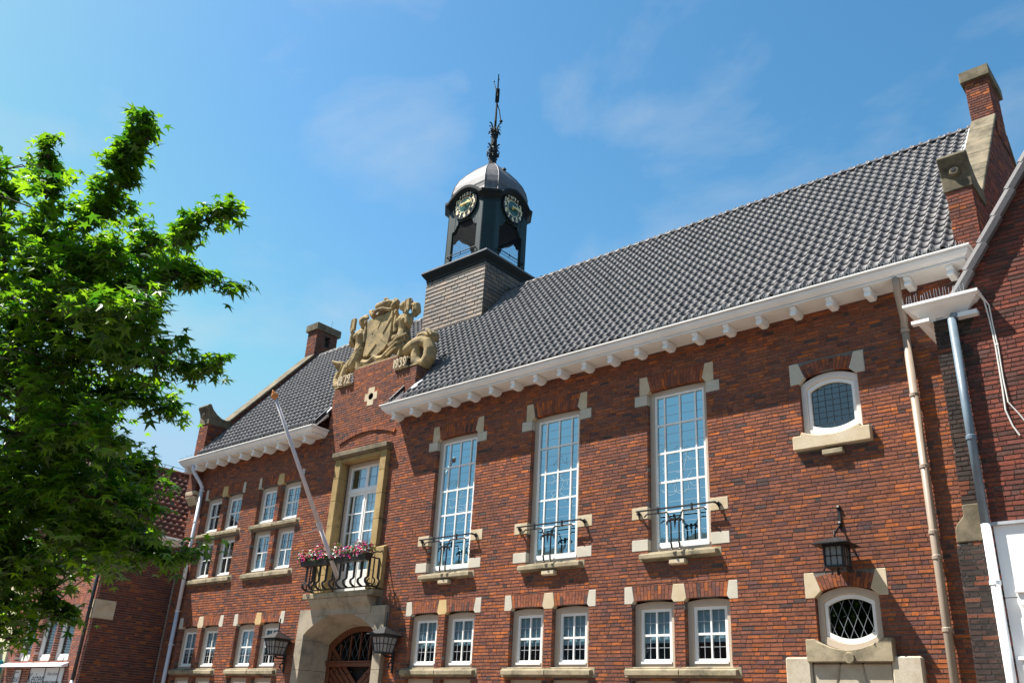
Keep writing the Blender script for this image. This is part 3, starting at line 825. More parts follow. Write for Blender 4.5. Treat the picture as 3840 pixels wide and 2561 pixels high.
# lead flashing patches
m = MB()
m.hexa([(-19.62, -.12, 9.55), (-19.42, -.12, 9.55), (-19.42, .03, 9.74), (-19.62, .03, 9.74), (-19.62, -.12, 9.60), (-19.42, -.12, 9.60), (-19.42, .03, 9.79), (-19.62, .03, 9.79)])
m.hexa([(-16.06, -.12, 9.55), (-15.86, -.12, 9.55), (-15.86, .12, 9.85), (-16.06, .12, 9.85), (-16.06, -.12, 9.6), (-15.86, -.12, 9.6), (-15.86, .12, 9.9), (-16.06, .12, 9.9)])
Q = lambda y: 9.12 + 1.2247*(y + .45) + .045
m.hexa([(-3.16, 2.6, Q(2.6)), (-2.96, 2.6, Q(2.6)), (-2.96, 3.5, Q(3.5)), (-3.10, 3.5, Q(3.5)), (-3.16, 2.6, Q(2.6)+.02), (-2.96, 2.6, Q(2.6)+.08), (-2.96, 3.5, Q(3.5)+.1), (-3.10, 3.5, Q(3.5)+.02)])
obj('flashing', m, M['zinc'], roof)

# ------------------------------------------------------------------ end gables with kneelers, copings and chimneys
def zc_(y): return 10.56 + 1.2*(y - .43)
def gable(xa, xb, lower, mirror_open):
    xm = (xa+xb)/2; m = MB(); m.mi = 1
    YM = 3.87
    out = [(-.17, lower), (-.17, 10.4), (.40, 10.4), (3.4, zc_(3.4)-.1), (4.34, zc_(3.4)-.1), (7.4, 10.4), (7.8, 10.4), (7.8, lower)]
    m.prism([(p[0], p[1]) for p in out], xa+.02, xb-.02, lambda u, v, d: (d, u, v))
    def top(v):
        if v < 10.42: return (-.19, 7.7)
        y = .43 + (v + .10 - 10.56)/1.2
        return (y, 2*YM - y)
    brickwall(m, lambda u, v, d: (xb - .012 + d, u, v), -.19, 7.7, lower, zc_(3.4)-.06, [], RNG, pal_side, top=top, prot=.012)
    brickwall(m, lambda u, v, d: (u, -.178 - d, v), xa, xb, lower, 10.36, [], RNG, pal_side, prot=.012)
    g = obj('gable_wall', m, [M['brick'], M['mortar']], hall)
    for s in (0, 1):
        n = 6; m = MB()
        for i in range(n):
            ya, yb = .42 + (3.42-.42)*i/n, .42 + (3.42-.42)*(i+1)/n - .008
            f = (lambda y: 2*YM - y) if s else (lambda y: y)
            za, zb = zc_(ya), zc_(yb); t = .11
            q = [(xa-.04, f(ya), za-t), (xb+.04, f(ya), za-t), (xb+.04, f(yb), zb-t), (xa-.04, f(yb), zb-t), (xa-.04, f(ya), za), (xb+.04, f(ya), za), (xb+.04, f(yb), zb), (xa-.04, f(yb), zb)]
            m.hexa(q)
        obj('coping', m, M['coping'], g, bevel=.012)
    m = MB()
    sweep = [(-.30, 11.0), (-.36, 10.93), (-.25, 10.72), (-.215, 10.62), (-.21, 10.345), (.62, 10.345), (.78, 10.86)]
    topc = [(.60, 10.70), (.43, 10.62), (.25, 10.63), (.05, 10.72), (-.13, 10.86), (-.22, 11.0)]
    m.prism(sweep[:5] + [(.62, 10.345), (.60, 10.70)] + topc[1:], xa-.03, xb+.03, lambda u, v, d: (d, u, v))
    m.lathe([(.02, 0), (.07, .0), (.085, .03), (.085, .10)], (0, 0, 0), 14)
    for i in range(len(m.v)-56, len(m.v)): x, y, z = m.v[i]; m.v[i] = (xm + x, -.30 + z, 10.66 + y*.95)
    k = obj('kneeler', m, M['kneeler'], g, bevel=.01)
    m = MB(); m.ball((xm, -.30, 10.675), .05, 12, (1, .16, 1)); obj('kneeler_shade_disc', m, M['shadeblack'], k)  # black disc painted as the shade inside the boss's hole
    # chimney astride the ridge
    ca, cb = (xa - .02, xb + .02); zt = 15.12
    m = MB(); oh = [(3.78, 4.02, 14.55, 15.0, 'open')] if mirror_open else []
    brickwall(m, lambda u, v, d: (cb + d, u, v), 3.4, 4.34, 13.6, zt, oh, RNG, pal_side, deep=.15)
    brickwall(m, lambda u, v, d: (u, 3.4 - d, v), ca, cb, 13.6, zt, [], RNG, pal_side)
    brickwall(m, lambda u, v, d: (ca - d, u, v), 3.4, 4.34, 13.6, zt, [], RNG, pal_side)
    m.mi = 1; m.box(ca+.01, cb-.26, 3.42, 4.33, 13.6, zt)
    m.box(cb-.26, cb-.01, 3.42, 3.77, 13.6, zt); m.box(cb-.26, cb-.01, 4.03, 4.33, 13.6, zt); m.box(cb-.258, cb-.012, 3.77, 4.03, 13.6, 14.55)
    c = obj('chimney', m, [M['brick'], M['mortar']], hall)
    m = MB(); a, b, y0_, y1_ = ca-.075, cb+.075, 3.32, 4.44
    m.hexa([(a, y0_, zt), (b, y0_, zt), (b, y1_, zt), (a, y1_, zt), (a, y0_, zt+.27), (b, y0_, zt+.27), (b, y1_, zt+.27), (a, y1_, zt+.27)])
    m.hexa([(a, y0_, zt+.272), (b, y0_, zt+.272), (b, y1_, zt+.272), (a, y1_, zt+.272), (a+.1, y0_+.12, zt+.33), (b-.1, y0_+.12, zt+.33), (b-.1, y1_-.12, zt+.33), (a+.1, y1_-.12, zt+.33)])
    obj('chimney_cap', m, M['coping'], c, bevel=.01)
    m = MB(); m.tube([(xm, 4.2, zt+.3), (xm, 4.2, zt+.72)], .006, 4); obj('lightning_rod', m, M['iron'], c)
gable(-26.2, -25.68, 7.95, True)
gable(-2.96, -2.56, 7.4, False)
m = MB(); m.hexa([(-26.2, -.18, 7.92), (-25.7, -.18, 7.92), (-25.7, .0, 7.70), (-26.2, .0, 7.70), (-26.22, -.2, 8.12), (-25.66, -.2, 8.12), (-25.66, .0, 8.12), (-26.22, .0, 8.12)])
obj('corbel_stone', m, M['stone'], hall, bevel=.01)

# ------------------------------------------------------------------ entrance bay
m = MB(); c, z = -17.755, 9.745; a, b, h = .125, .25, .255
out = [(a, -h), (a, -.105), (b, -.105), (b, .105), (a, .105), (a, h), (-a, h), (-a, .105), (-b, .105), (-b, -.105), (-a, -.105), (-a, -h)]
inn = [(.1*cos(t), .1*sin(t)) for t in [radians(q) for q in (-72, -45, -15, 15, 45, 72, 108, 135, 165, 195, 225, 252)]]
m.strip([(c+u, z+v) for u, v in out], [(c+u, z+v) for u, v in inn], -.016, .08)
oc = obj('oculus', m, M['stone'], hall)
m = MB(); m.poly([(c+u*1.05, .0, z+v*1.05) for u, v in inn]); obj('glass', m, M['dial'], oc)

y = -.13
m = MB()
for s in (-1, 1):
    zz = [4.62, 5.05, 5.66, 6.30, 6.95, 7.55, 8.08]
    for p, q in zip(zz, zz[1:]):
        pts = [(CXE+s*1.02, y), (CXE+s*.80, y), (CXE+s*.775, y+.03), (CXE+s*.775, .05), (CXE+s*.80, .155), (CXE+s*1.02, .155)]
        b = [m.vert((u, v, p+.003)) for u, v in pts]; t = [m.vert((u, v, q-.003)) for u, v in pts]; n = len(pts)
        m.face(b[::-1]); m.face(t)
        for i in range(n): j = (i+1) % n; m.face((b[i], b[j], t[j], t[i]))
    x0_, x1_ = sorted((CXE+s*1.023, CXE+s*1.32)); m.hexa([(x0_, -.12, 4.62), (x1_, -.12, 4.62), (x1_, .02, 4.62), (x0_, .02, 4.62), (x0_, -.12, 5.60), (x1_, -.12, 5.60), (x1_, .02, 5.66), (x0_, .02, 5.66)])
m.box(CXE-.773, CXE+.773, y+.01, .155, 7.98, 8.077)
su = obj('door_surround', m, M['surround'], hall, bevel=.008)
m = MB(); m.prism([(-.22, 8.13), (-.15, 8.082), (.02, 8.082), (.02, 8.27), (-.22, 8.25)], CXE-1.09, CXE+1.09, lambda u, v, d: (d, u, v)); obj('cornice', m, M['coping'], su, bevel=.008)

# balcony door
x0, x1, zb, zt = CXE-.772, CXE+.772, 4.52, 7.98
m = MB(); b = .09; ring(m, x0, x1, zb, zt, b, .16, .24, tb=.03, tt=.11); fd = obj('balcony_door', m, M['beige'], hall, bevel=.008)
a0, a1, c0, c1 = x0+b+.002, x1-b-.002, zb+.032, zt-.112
m = MB(); TR = 7.17
ring(m, a0, a1, TR+.07, c1, .055, .18, .235); m.box(a0, a1, .165, .235, TR-.0, TR+.069)
xm = (a0+a1)/2; m.box(xm-.05, xm+.05, .181, .234, TR+.126, c1-.056)
glass = [(a0+.055, xm-.05, TR+.126, c1-.055), (xm+.05, a1-.055, TR+.126, c1-.055)]
lead = []
for s, (p, q) in ((0, (a0, xm-.003)), (1, (xm+.003, a1))):
    ring(m, p, q, c0, TR-.002, .065, .185, .235, tb=.62)
    nb = p+.065 + (q-p-.13)*(.30 if s == 0 else .70)
    m.box(nb-.014, nb+.014, .19, .23, c0+.62, TR-.067)
    r0, r1 = c0+.62, TR-.067
    for k in range(1, 4):
        z = r0 + (r1-r0)*k/4
        m.box(p+.065, nb-.0145, .191, .229, z-.014, z+.014); m.box(nb+.0145, q-.065, .191, .229, z-.014, z+.014)
    glass.append((p+.065, q-.065, r0, r1)); lead += [(p+.065, nb, r0, r1), (nb, q-.065, r0, r1)]
m.box(xm-.02, xm+.02, .172, .1845, c0, TR-.004)
obj('sash', m, M['white'], fd)
m = MB()
for p, q, r0, r1 in glass: m.poly([(p, .215, r0), (q, .215, r0), (q, .215, r1), (p, .215, r1)])
obj('glass', m, M['glass_up'], fd)
m = MB()
for p, q, r0, r1 in lead:
    if q - p > .25: u = (p+q)/2; m.box(u-.003, u+.003, .206, .21, r0, r1)
    for k in range(4): z = r0 + (r1-r0)*(k+.5)/4; m.box(p, q, .2065, .2105, z-.003, z+.003)
for p, q, r0, r1 in glass[:2]: u = (p+q)/2; m.box(u-.004, u+.004, .206, .21, r0, r1); z = (r0+r1)/2; m.box(p, q, .2065, .2105, z-.004, z+.004)
obj('leading', m, M['darklead'], fd)
m = MB()
for p, q in ((a0+.28, xm-.02), (xm+.02, a1)):
    n = 18; PP = [(p + (q-p)*i/n, .30 + .02*sin(i*1.7)) for i in range(n+1)]
    for u, v in zip(PP, PP[1:]): m.poly([(u[0], u[1], c0), (v[0], v[1], c0), (v[0], v[1], c1), (u[0], u[1], c1)])
obj('curtain', m, M['curtain'], fd, smooth=True)
m = MB(); m.box(x0, x1, .55, .6, zb, zt)
for q in (x0, x1-.02): m.box(q, q+.02, .25, .55, zb, zt)
m.box(x0+.02, x1-.02, .25, .55, zt-.02, zt); obj('interior', m, M['shadeblack'], fd)

# balcony slab on its coved corbel, and the iron railing
m = MB()
for i in range(3):
    a, b = CXE-1.33 + 2.66*i/3 + .003, CXE-1.33 + 2.66*(i+1)/3 - .003
    m.hexa([(a, -.335, 4.44), (b, -.335, 4.44), (b, .1, 4.44), (a, .1, 4.44), (a, -.345, 4.565), (b, -.345, 4.565), (b, .1, 4.60), (a, .1, 4.60)])
bal = obj('balcony', m, M['sill'], hall, bevel=.012)
m = MB()
for i in range(3):
    xs = [CXE-1.12, CXE-.38, CXE+.36, CXE+1.12]; a, b = xs[i]+.003, xs[i+1]-.003
    prof = [(-.31, 4.437), (-.29, 4.38), (-.25, 4.31), (-.20, 4.25), (-.165, 4.20), (-.15, 4.12), (-.15, 4.06), (.1, 4.06), (.1, 4.437)]
    m.prism(prof, a, b, lambda u, v, d: (d, u, v))
obj('corbel', m, M['portal'], bal, bevel=.006)
m = MB(); yr = -.40; r_ = .018
xs = [CXE-1.20 + 2.40*i/9 for i in range(10)]
m.tube([(CXE-1.22, .0, 5.30), (CXE-1.22, yr, 5.30), (CXE+1.22, yr, 5.30), (CXE+1.22, 0, 5.30)], .018, 8)
m.tube([(CXE-1.22, .0, 4.64), (CXE-1.22, yr+.06, 4.64), (CXE+1.22, yr+.06, 4.64), (CXE+1.22, 0, 4.64)], .018, 8)
def baluster(x, yy=None, side=0):
    pts = []
    for z, o_ in ((5.30, 0), (4.90, 0), (4.82, .0), (4.80, .02)): pts.append((z, o_))
    pts = [(5.30, 0), (4.86, 0), (4.83, -.02), (4.815, -.05), (4.79, -.08), (4.75, -.085), (4.71, -.07), (4.68, -.03), (4.64, .06)]
    if side == 0: m.tube([(x, yr + o_, z) for z, o_ in pts], r_, 6); m.tube([(x+.045, yr + o_, z) for z, o_ in pts], r_*.8, 6)
    else: m.tube([(CXE + side*(1.22 - o_), yy, z) for z, o_ in pts], r_, 6)
for x in xs: baluster(x - .02)
for s in (-1, 1):
    for yy in (-.28, -.14): baluster(0, yy, s)
    # scrolled corner brackets up to the stone
    m.tube([(CXE+s*1.24, yr, 5.31), (CXE+s*1.26, yr+.03, 5.40), (CXE+s*1.27, yr+.12, 5.44), (CXE+s*1.28, yr+.22, 5.45), (CXE+s*1.28, -.10, 5.50)], .018, 6)
    m.tube([(CXE+s*1.22, yr, 5.30), (CXE+s*1.24, yr-.04, 5.36), (CXE+s*1.25, yr-.02, 5.42), (CXE+s*1.25, yr+.04, 5.40)], .014, 6)
    m.tube([(CXE+s*1.22, yr+.02, 4.80), (CXE+s*1.23, yr-.05, 4.74), (CXE+s*1.23, yr+.0, 4.68), (CXE+s*1.23, yr+.10, 4.70)], .016, 6)
obj('railing', m, M['iron'], bal)

# stone portal with splayed arch
def arch_half(hw, zs, zt, n=10):
    R_ = (hw*hw + (zt-zs)**2) / (2*(zt-zs)); a = math.asin(min(1, hw/R_))
    return [(R_*sin(a*(2*i/n - 1)), zt - R_ + R_*cos(a*(2*i/n - 1))) for i in range(n+1)]
F = arch_half(1.35, 3.62, 4.09, 14); B = arch_half(1.18, 3.45, 3.87, 14)
m = MB(); yf, yb_ = -.13, .60
def seg(i0, i1, g=.004):
    """a voussoir from F[i0]..F[i1]: face up to z 4.2, soffit splayed back to the door"""
    f = [(CXE+u, z) for u, z in F[i0:i1+1]]; b = [(CXE+u, z) for u, z in B[i0:i1+1]]
    x0_, x1_ = f[0][0], f[-1][0]
    T = 4.215
    if i0 == 0: top = [(x1_, T), (CXE-1.62, T-.0), (CXE-1.63, 3.505)]
    elif i1 == len(F)-1: top = [(CXE+1.63, 3.505), (CXE+1.62, T), (x0_, T)]
    else: top = [(x1_, T), (x0_, T)]
    poly = f + top
    vs = [m.vert((u, yf, z)) for u, z in poly]; m.face(vs)
    vb = [m.vert((u, .05, z)) for u, z in top]; 
    n = len(f)
    for q in range(len(top)-1): m.face((vs[n+q+1], vs[n+q], vb[q], vb[q+1]))
    k = [m.vert((u, yb_, z)) for u, z in b]
    for q in range(n-1): m.face((vs[q], vs[q+1], k[q+1], k[q]))
    if i0 == 0:
        e = [m.vert((CXE-1.63, yf, 3.505)), m.vert((CXE-1.35, yf, 3.505)), m.vert((CXE-1.18, yb_, 3.505))]
        m.face((e[0], e[1], vs[0], )); m.face((e[1], e[2], k[0], vs[0]))
    if i1 == len(F)-1:
        e = [m.vert((CXE+1.63, yf, 3.505)), m.vert((CXE+1.35, yf, 3.505)), m.vert((CXE+1.18, yb_, 3.505))]
        m.face((e[1], e[0], vs[n-1])); m.face((e[2], e[1], vs[n-1], k[n-1]))
for a, b in ((0, 3), (3, 6), (6, 8), (8, 11), (11, 14)): seg(a, b)
for s in (-1, 1):
    for z0_, z1_ in ((0, .7), (.708, 1.4), (1.408, 2.1), (2.108, 2.80), (2.808, 3.498)):
        x = lambda q: CXE + s*q
        m.hexa([(x(1.35), yf, z0_), (x(1.63), yf, z0_), (x(1.63), .05, z0_), (x(1.18), yb_, z0_), (x(1.35), yf, z1_), (x(1.63), yf, z1_), (x(1.63), .05, z1_), (x(1.18), yb_, z1_)])
obj('portal', m, M['portal'], hall)
# the oak door behind
m = MB(); O = [(CXE-1.2, 0)] + [(CXE+1.2, 0)] + [(CXE+u*1.02, z+.01) for u, z in B[::-1]]
I = [(CXE-1.07, 0.02)] + [(CXE+1.07, 0.02)] + [(CXE+u*.90, z-.12) for u, z in B[::-1]]
m.strip(O, I, .585, .70)
m.box(CXE-1.12, CXE+1.12, .50, .66, 2.93, 3.02); m.box(CXE-1.12, CXE+1.12, .47, .66, 3.02, 3.06)
for k in range(-2, 3): 
    x = CXE + k*.36; zt_ = 3.74 - .08*k*k*.9
    m.box(x-.022, x+.022, .60, .66, 3.06, zt_)
fdr = obj('front_door', m, M['wood'], hall, bevel=.008)
m = MB()
for s in (-1, 1):
    for k in range(14):
        za = 2.75 - k*.17 + .25
        m.bar([(CXE + s*.06, .625 - k*.0004, za - .46), (CXE + s*1.04, .625 - k*.0004, za + .36)], .105, .03)
obj('door_boards', m, M['wood'], fdr)
m = MB()
for s in (-1, 1):
    for k in range(10):
        m.ball((CXE + s*(.2 + .16*(k % 5)), .60, 2.82 - .28*(k//5) - .05*(k % 2)), .022, 6)
obj('studs', m, M['iron'], fdr)
m = MB(); m.poly([(CXE+u*.9, .645, z-.12) for u, z in B] + [(CXE+1.06, .645, 3.0), (CXE-1.06, .645, 3.0)]); obj('fanlight', m, M['glass_dark'], fdr)
m = MB()
for k in range(-8, 9):
    for s in (-1, 1):
        x = CXE + k*.2; pts = [(x + s*t*.5, 3.06 + t) for t in [i*.03 for i in range(24)] if 3.06 + t < 3.70 - .32*((x + s*t*.5 - CXE)/1.06)**2 and abs(x + s*t*.5 - CXE) < 1.05]
        if len(pts) > 1: m.bar([(pts[0][0], .637+.001*s, pts[0][1]), (pts[-1][0], .637+.001*s, pts[-1][1])], .006, .004)
obj('leading', m, M['lead_dim'], fdr)
m = MB(); m.box(CXE-1.1, CXE+1.1, .72, .76, 0, 3.9); obj('door_backing', m, M['shadeblack'], fdr)
# ------------------------------------------------------------------ clock tower on the ridge
TX, TY = -17.50, 3.72
tower = thing('clock_tower', 'dark green clock tower with zinc dome on a shingled base rising from the roof', 'clock tower', (TX, TY, 12.2))
HB = 1.255
m = MB()
def side_frames(h):
    return [lambda u, v, d: (TX + u, TY - h - d, v), lambda u, v, d: (TX + h + d, TY + u, v), lambda u, v, d: (TX - u, TY + h + d, v), lambda u, v, d: (TX - h - d, TY - u, v)]
for k, fr in enumerate(side_frames(HB)):
    m.tint = (.3, .3, .3); m.poly([fr(-HB, 11.6, -.03), fr(HB, 11.6, -.03), fr(HB, 14.62, -.03), fr(-HB, 14.62, -.03)])
    r = 0; v = 11.7
    while v < 14.55:
        u = -HB - .01 - (r % 2)*.13 - RNG.random()*.03
        while u < HB:
            a, b = max(u + .0015, -HB - .012), min(u + .255 + RNG.uniform(-.02, .02), HB + .012); u += .262
            if b - a < .02: continue
            q = min(1, max(0, RNG.gauss(.5, .23))); m.tint = (q, q, q); t = .020 + RNG.uniform(-.002, .003)
            w_ = min(v + .15, 14.62)
            m.hexa([fr(a, v + RNG.uniform(-.003, .003), t), fr(b, v, t), fr(b, v, -.02), fr(a, v, -.02), fr(a, w_, .001), fr(b, w_, .001), fr(b, w_, -.02), fr(a, w_, -.02)])
        v += .136; r += 1
m.tint = (.5, .5, .5)
obj('base', m, M['shingle'], tower)
def sweep(path, prof, closed=True):
    """moulding along a list of (x, y, z, nx, ny): prof is (outward, up)"""
    m = MB(); R_ = [[m.vert((x + nx*o_, y + ny*o_, z + up)) for o_, up in prof] for x, y, z, nx, ny in path]
    n = len(R_)
    for i in range(n if closed else n-1):
        a, b = R_[i], R_[(i+1) % n]
        for k in range(len(prof)-1): m.face((a[k], b[k], b[k+1], a[k+1]))
    return m
sq = [(TX + sx*HB, TY + sy*HB, 0, sx, sy) for sx, sy in ((-1, -1), (1, -1), (1, 1), (-1, 1))]
m = sweep([(x, y, 14.60, a, b) for x, y, z, a, b in sq], [(-.05, -.02), (.02, -.02), (.03, .06), (.06, .10), (.11, .17), (.14, .22), (.145, .26)])
obj('base_cornice', m, M['greencap'], tower)
m = sweep([(x, y, 14.86, a, b) for x, y, z, a, b in sq], [(.146, .0), (.165, .0), (.165, .05), (-.15, .10), (-1.2, .11)])
obj('base_capping', m, M['capzinc'], tower)
B0, B1 = 1.054, .74
ZB, ZT = 14.93, 17.10
m = MB()
post = [(.54, -B0), (B1, -B0), (B0, -B1), (B0, -.54), (.97, -.54), (.97, -.70), (.70, -.97), (.54, -.97)]
for sx, sy in ((1, 1), (-1, 1), (-1, -1), (1, -1)):
    pts = [(TX + sx*x, TY + sy*y) for x, y in post]
    lo = [m.vert((x, y, ZB)) for x, y in pts]; hi = [m.vert((x, y, ZT + .1)) for x, y in pts]
    for i in range(8): j = (i+1) % 8; m.face((lo[i], lo[j], hi[j], hi[i]))
    for k in range(7):      # boarding on the chamfered corner
        t = (k + .5)/7; x, y = B1 + (B0-B1)*t, -B0 + (B0-B1)*t
        m.bar([(TX + sx*(x+.006), TY + sy*(y-.006), ZB+.02), (TX + sx*(x+.006), TY + sy*(y-.006), ZT)], .035, .02, (sx, -sy, 0))
    for e in (.60, .67):
        m.box(*sorted((TX + sx*(e-.003), TX + sx*(e+.003))), *sorted((TY - sy*(B0), TY - sy*(B0+.006))), ZB, ZT) if False else None
obj('corner_post', m, M['green'], tower, bevel=.004)
def cut(u): return None
for k, fr in enumerate(side_frames(B0)):
    m = MB()
    pts = [(-.54, 16.28), (-.44, 16.30), (-.385, 16.38), (-.36, 16.46), (-.30, 16.50), (-.30, 16.60), (.30, 16.60), (.30, 16.50), (.36, 16.46), (.385, 16.38), (.44, 16.30), (.54, 16.28)]
    top = [(u, 17.10 + .55*max(0, cos(pi*u/1.32))) for u in [.54 - 1.08*i/14 for i in range(15)]]
    m.prism(pts + top, .002, -.05, lambda u, v, d, fr=fr: fr(u, v, d))
    for u in (-.44, -.30, .30, .44): m.prism([(u-.006, 16.62 if abs(u) < .35 else 16.33), (u+.006, 16.62 if abs(u) < .35 else 16.33), (u+.006, 17.1), (u-.006, 17.1)], .010, .0, lambda a, b, d, fr=fr: fr(a, b, d))
    obj('clock_panel', m, M['green'], tower)
path = []
for fx, fy in ((0, -1), (1, 0), (0, 1), (-1, 0)):
    tx_, ty_ = -fy, fx
    for i in range(27):
        u = -B1 + 2*B1*i/26
        z = 17.10 + (.37*cos(pi*u/1.36)**.85 if abs(u) < .68 else 0)
        nx, ny = fx, fy
        if i in (0, 26):
            s = -1 if i == 0 else 1
            nx, ny = fx + s*tx_*.414, fy + s*ty_*.414
        path.append((TX + fx*B0 + tx_*u, TY + fy*B0 + ty_*u, z, nx, ny))
m = sweep(path, [(-.06, -.02), (.015, -.02), (.02, .07), (.045, .10), (.10, .16), (.14, .21), (.17, .22), (.175, .31), (.15, .335), (-.12, .37)])
obj('cornice', m, M['greencap'], tower, smooth=False)
DP = [(1.14, 17.43), (1.075, 17.51), (1.05, 17.62), (1.04, 17.85), (.995, 18.10), (.89, 18.38), (.71, 18.66), (.49, 18.93), (.27, 19.16), (.18, 19.24)]
m = MB(); rings = []
for h, z in DP:
    c = h - (h*.30 if h > .3 else h*.42)
    if h > .5: c = h - .31*min(1, h/.95)
    pts = [(c, -h), (h, -c), (h, c), (c, h), (-c, h), (-h, c), (-h, -c), (-c, -h)]
    rings.append([m.vert((TX + x, TY + y, z)) for x, y in pts])
for a, b in zip(rings, rings[1:]):
    for i in range(8): j = (i+1) % 8; m.face((a[i], a[j], b[j], b[i]))
m.face(rings[-1])
dm = obj('dome', m, M['dome'], tower)
m = MB()
for i in range(8):
    pts = []
    for h, z in DP:
        c = h - (h*.30 if h > .3 else h*.42)
        if h > .5: c = h - .31*min(1, h/.95)
        P_ = [(c, -h), (h, -c), (h, c), (c, h), (-c, h), (-h, c), (-h, -c), (-c, -h)][i]; pts.append((TX + P_[0]*1.004, TY + P_[1]*1.004, z + .004))
    m.tube(pts, .011, 5)
for z_, h in ((17.80, 1.041), (19.07, .36)):
    c = h - .31*min(1, h/.95) if h > .5 else h*.66
    pts = [(c, -h), (h, -c), (h, c), (c, h), (-c, h), (-h, c), (-h, -c), (-c, -h), (c, -h)]
    m.tube([(TX + x*1.003, TY + y*1.003, z_) for x, y in pts], .009, 4)
obj('seam', m, M['dome'], dm)
m = MB(); m.box(TX-.62, TX-.54, TY-.06, TY+.06, 18.86, 18.92); m.box(TX+.54, TX+.62, TY-.06, TY+.06, 18.86, 18.92); obj('vent', m, M['iron'], dm)

# dials
NUM = [text_mesh(str(k), .225, .006, bold=.006) for k in range(1, 13)]
for k, fr in enumerate(side_frames(B0)):
    zc0 = 17.125
    disc = lambda R_, n=40: [(R_*cos(2*pi*i/n), zc0 + R_*sin(2*pi*i/n)) for i in range(n)]
    m = MB(); m.prism(disc(.495), .045, .0, lambda u, v, d, fr=fr: fr(u, v, d)); dl = obj('clock_dial', m, M['dial'], tower)
    def ringm(r0, r1, d0, d1):
        m = MB(); n = 40
        for i in range(n):
            a, b = 2*pi*i/n, 2*pi*(i+1)/n
            P_ = [(r0*cos(a), zc0 + r0*sin(a)), (r1*cos(a), zc0 + r1*sin(a)), (r1*cos(b), zc0 + r1*sin(b)), (r0*cos(b), zc0 + r0*sin(b))]
            m.hexa([fr(*p, d0) for p in P_] + [fr(*p, d1) for p in P_])
        return m
    m = MB(); m.prism(disc(.275), .052, .046, lambda u, v, d, fr=fr: fr(u, v, d)); obj('dial_centre', m, M['dialgreen'], dl)
    obj('dial_ring', ringm(.265, .281, .046, .056), M['cream'], dl)
    obj('dial_rim', ringm(.488, .512, .0, .07), M['greencap'], dl)
    m = MB()
    for q in range(12):
        a = pi/2 - 2*pi*(q+1)/12; r = .385
        m.add_mesh(NUM[q], lambda co, a=a, fr=fr: fr(co.x*1.0 + r*cos(a), zc0 + co.y + r*sin(a), .052 + co.z*.5))
    obj('numerals', m, M['cream'], dl)
    m = MB()
    for ang, ln, wd in ((pi/2 - radians(67), .24, .055), (pi/2 - radians(90), .37, .04)):
        c_, s_ = cos(ang), sin(ang); d0 = .11 if ln < .3 else .14
        shape = [(-.13, .012), (-.12, .05), (-.06, .02), (0, .03), (ln*.55, wd*.5), (ln*.7, wd), (ln*.8, wd*.45), (ln, .004)]
        pts = [(x*c_ - y*s_, zc0 + x*s_ + y*c_) for x, y in shape] + [(x*c_ + y*s_, zc0 + x*s_ - y*c_) for x, y in shape[::-1]]
        m.prism(pts, d0, d0-.015, lambda u, v, d, fr=fr: fr(u, v, d))
    m.prism([(.035*cos(t), zc0 + .035*sin(t)) for t in [2*pi*i/10 for i in range(10)]], .15, .05, lambda u, v, d, fr=fr: fr(u, v, d))
    obj('hands', m, M['gold'], dl)
# belfry inside: ceiling, bell, trestle and rails
m = MB(); m.box(TX-.87, TX+.87, TY-.87, TY+.87, 16.62, 16.68); obj('ceiling', m, M['shadeblack'], tower)
m = MB(); m.lathe([(.34, 15.32), (.345, 15.36), (.28, 15.50), (.22, 15.70), (.19, 15.85), (.10, 15.95), (.03, 15.98)], (TX + .25, TY + .1, 0), 20); obj('bell', m, M['iron'], tower, smooth=True)
m = MB()
for yy in (-.42, .42):
    m.bar([(TX-.6, TY+yy, 14.95), (TX-.02, TY+yy, 15.95)], .07, .07); m.bar([(TX+.6, TY+yy, 14.95), (TX+.02, TY+yy, 15.95)], .07, .07)
    m.bar([(TX-.25, TY+yy, 15.5), (TX+.25, TY+yy, 15.5)], .06, .06); m.bar([(TX-.5, TY+yy, 15.05), (TX+.25, TY+yy, 15.5)], .04, .04)
m.bar([(TX, TY-.5, 15.97), (TX, TY+.5, 15.97)], .09, .09, (1, 0, 0)); m.bar([(TX-.5, TY, 16.0), (TX+.5, TY, 16.0)], .06, .06)
obj('bell_frame', m, M['iron'], tower)
m = MB()
for fr in side_frames(B0):
    m.tube([fr(-.60, 15.36, .0), fr(-.60, 15.38, .06), fr(.60, 15.38, .06), fr(.60, 15.36, 0)], .016, 6)
    m.ball(fr(-.60, 15.36, .05), .035, 6); m.ball(fr(.60, 15.36, .05), .035, 6)
    m.tube([fr(-.50, 15.30, .03), fr(.50, 15.30, .03)], .010, 5); m.tube([fr(-.04, 15.30, .03), fr(-.04, 15.45, .05)], .01, 5)
obj('rail', m, M['greencap'], tower)
m = MB()
for fr in side_frames(B0 - .04):
    for i in range(22): u = -.53 + 1.06*i/21; m.poly([fr(u-.0025, 15.0, 0), fr(u+.0025, 15.0, 0), fr(u+.0025, 16.6, 0), fr(u-.0025, 16.6, 0)])
    for i in range(33): v = 15.0 + .05*i; m.poly([fr(-.53, v-.0025, .002), fr(.53, v-.0025, .002), fr(.53, v+.0025, .002), fr(-.53, v+.0025, .002)])
obj('bird_netting', m, M['iron'], tower)
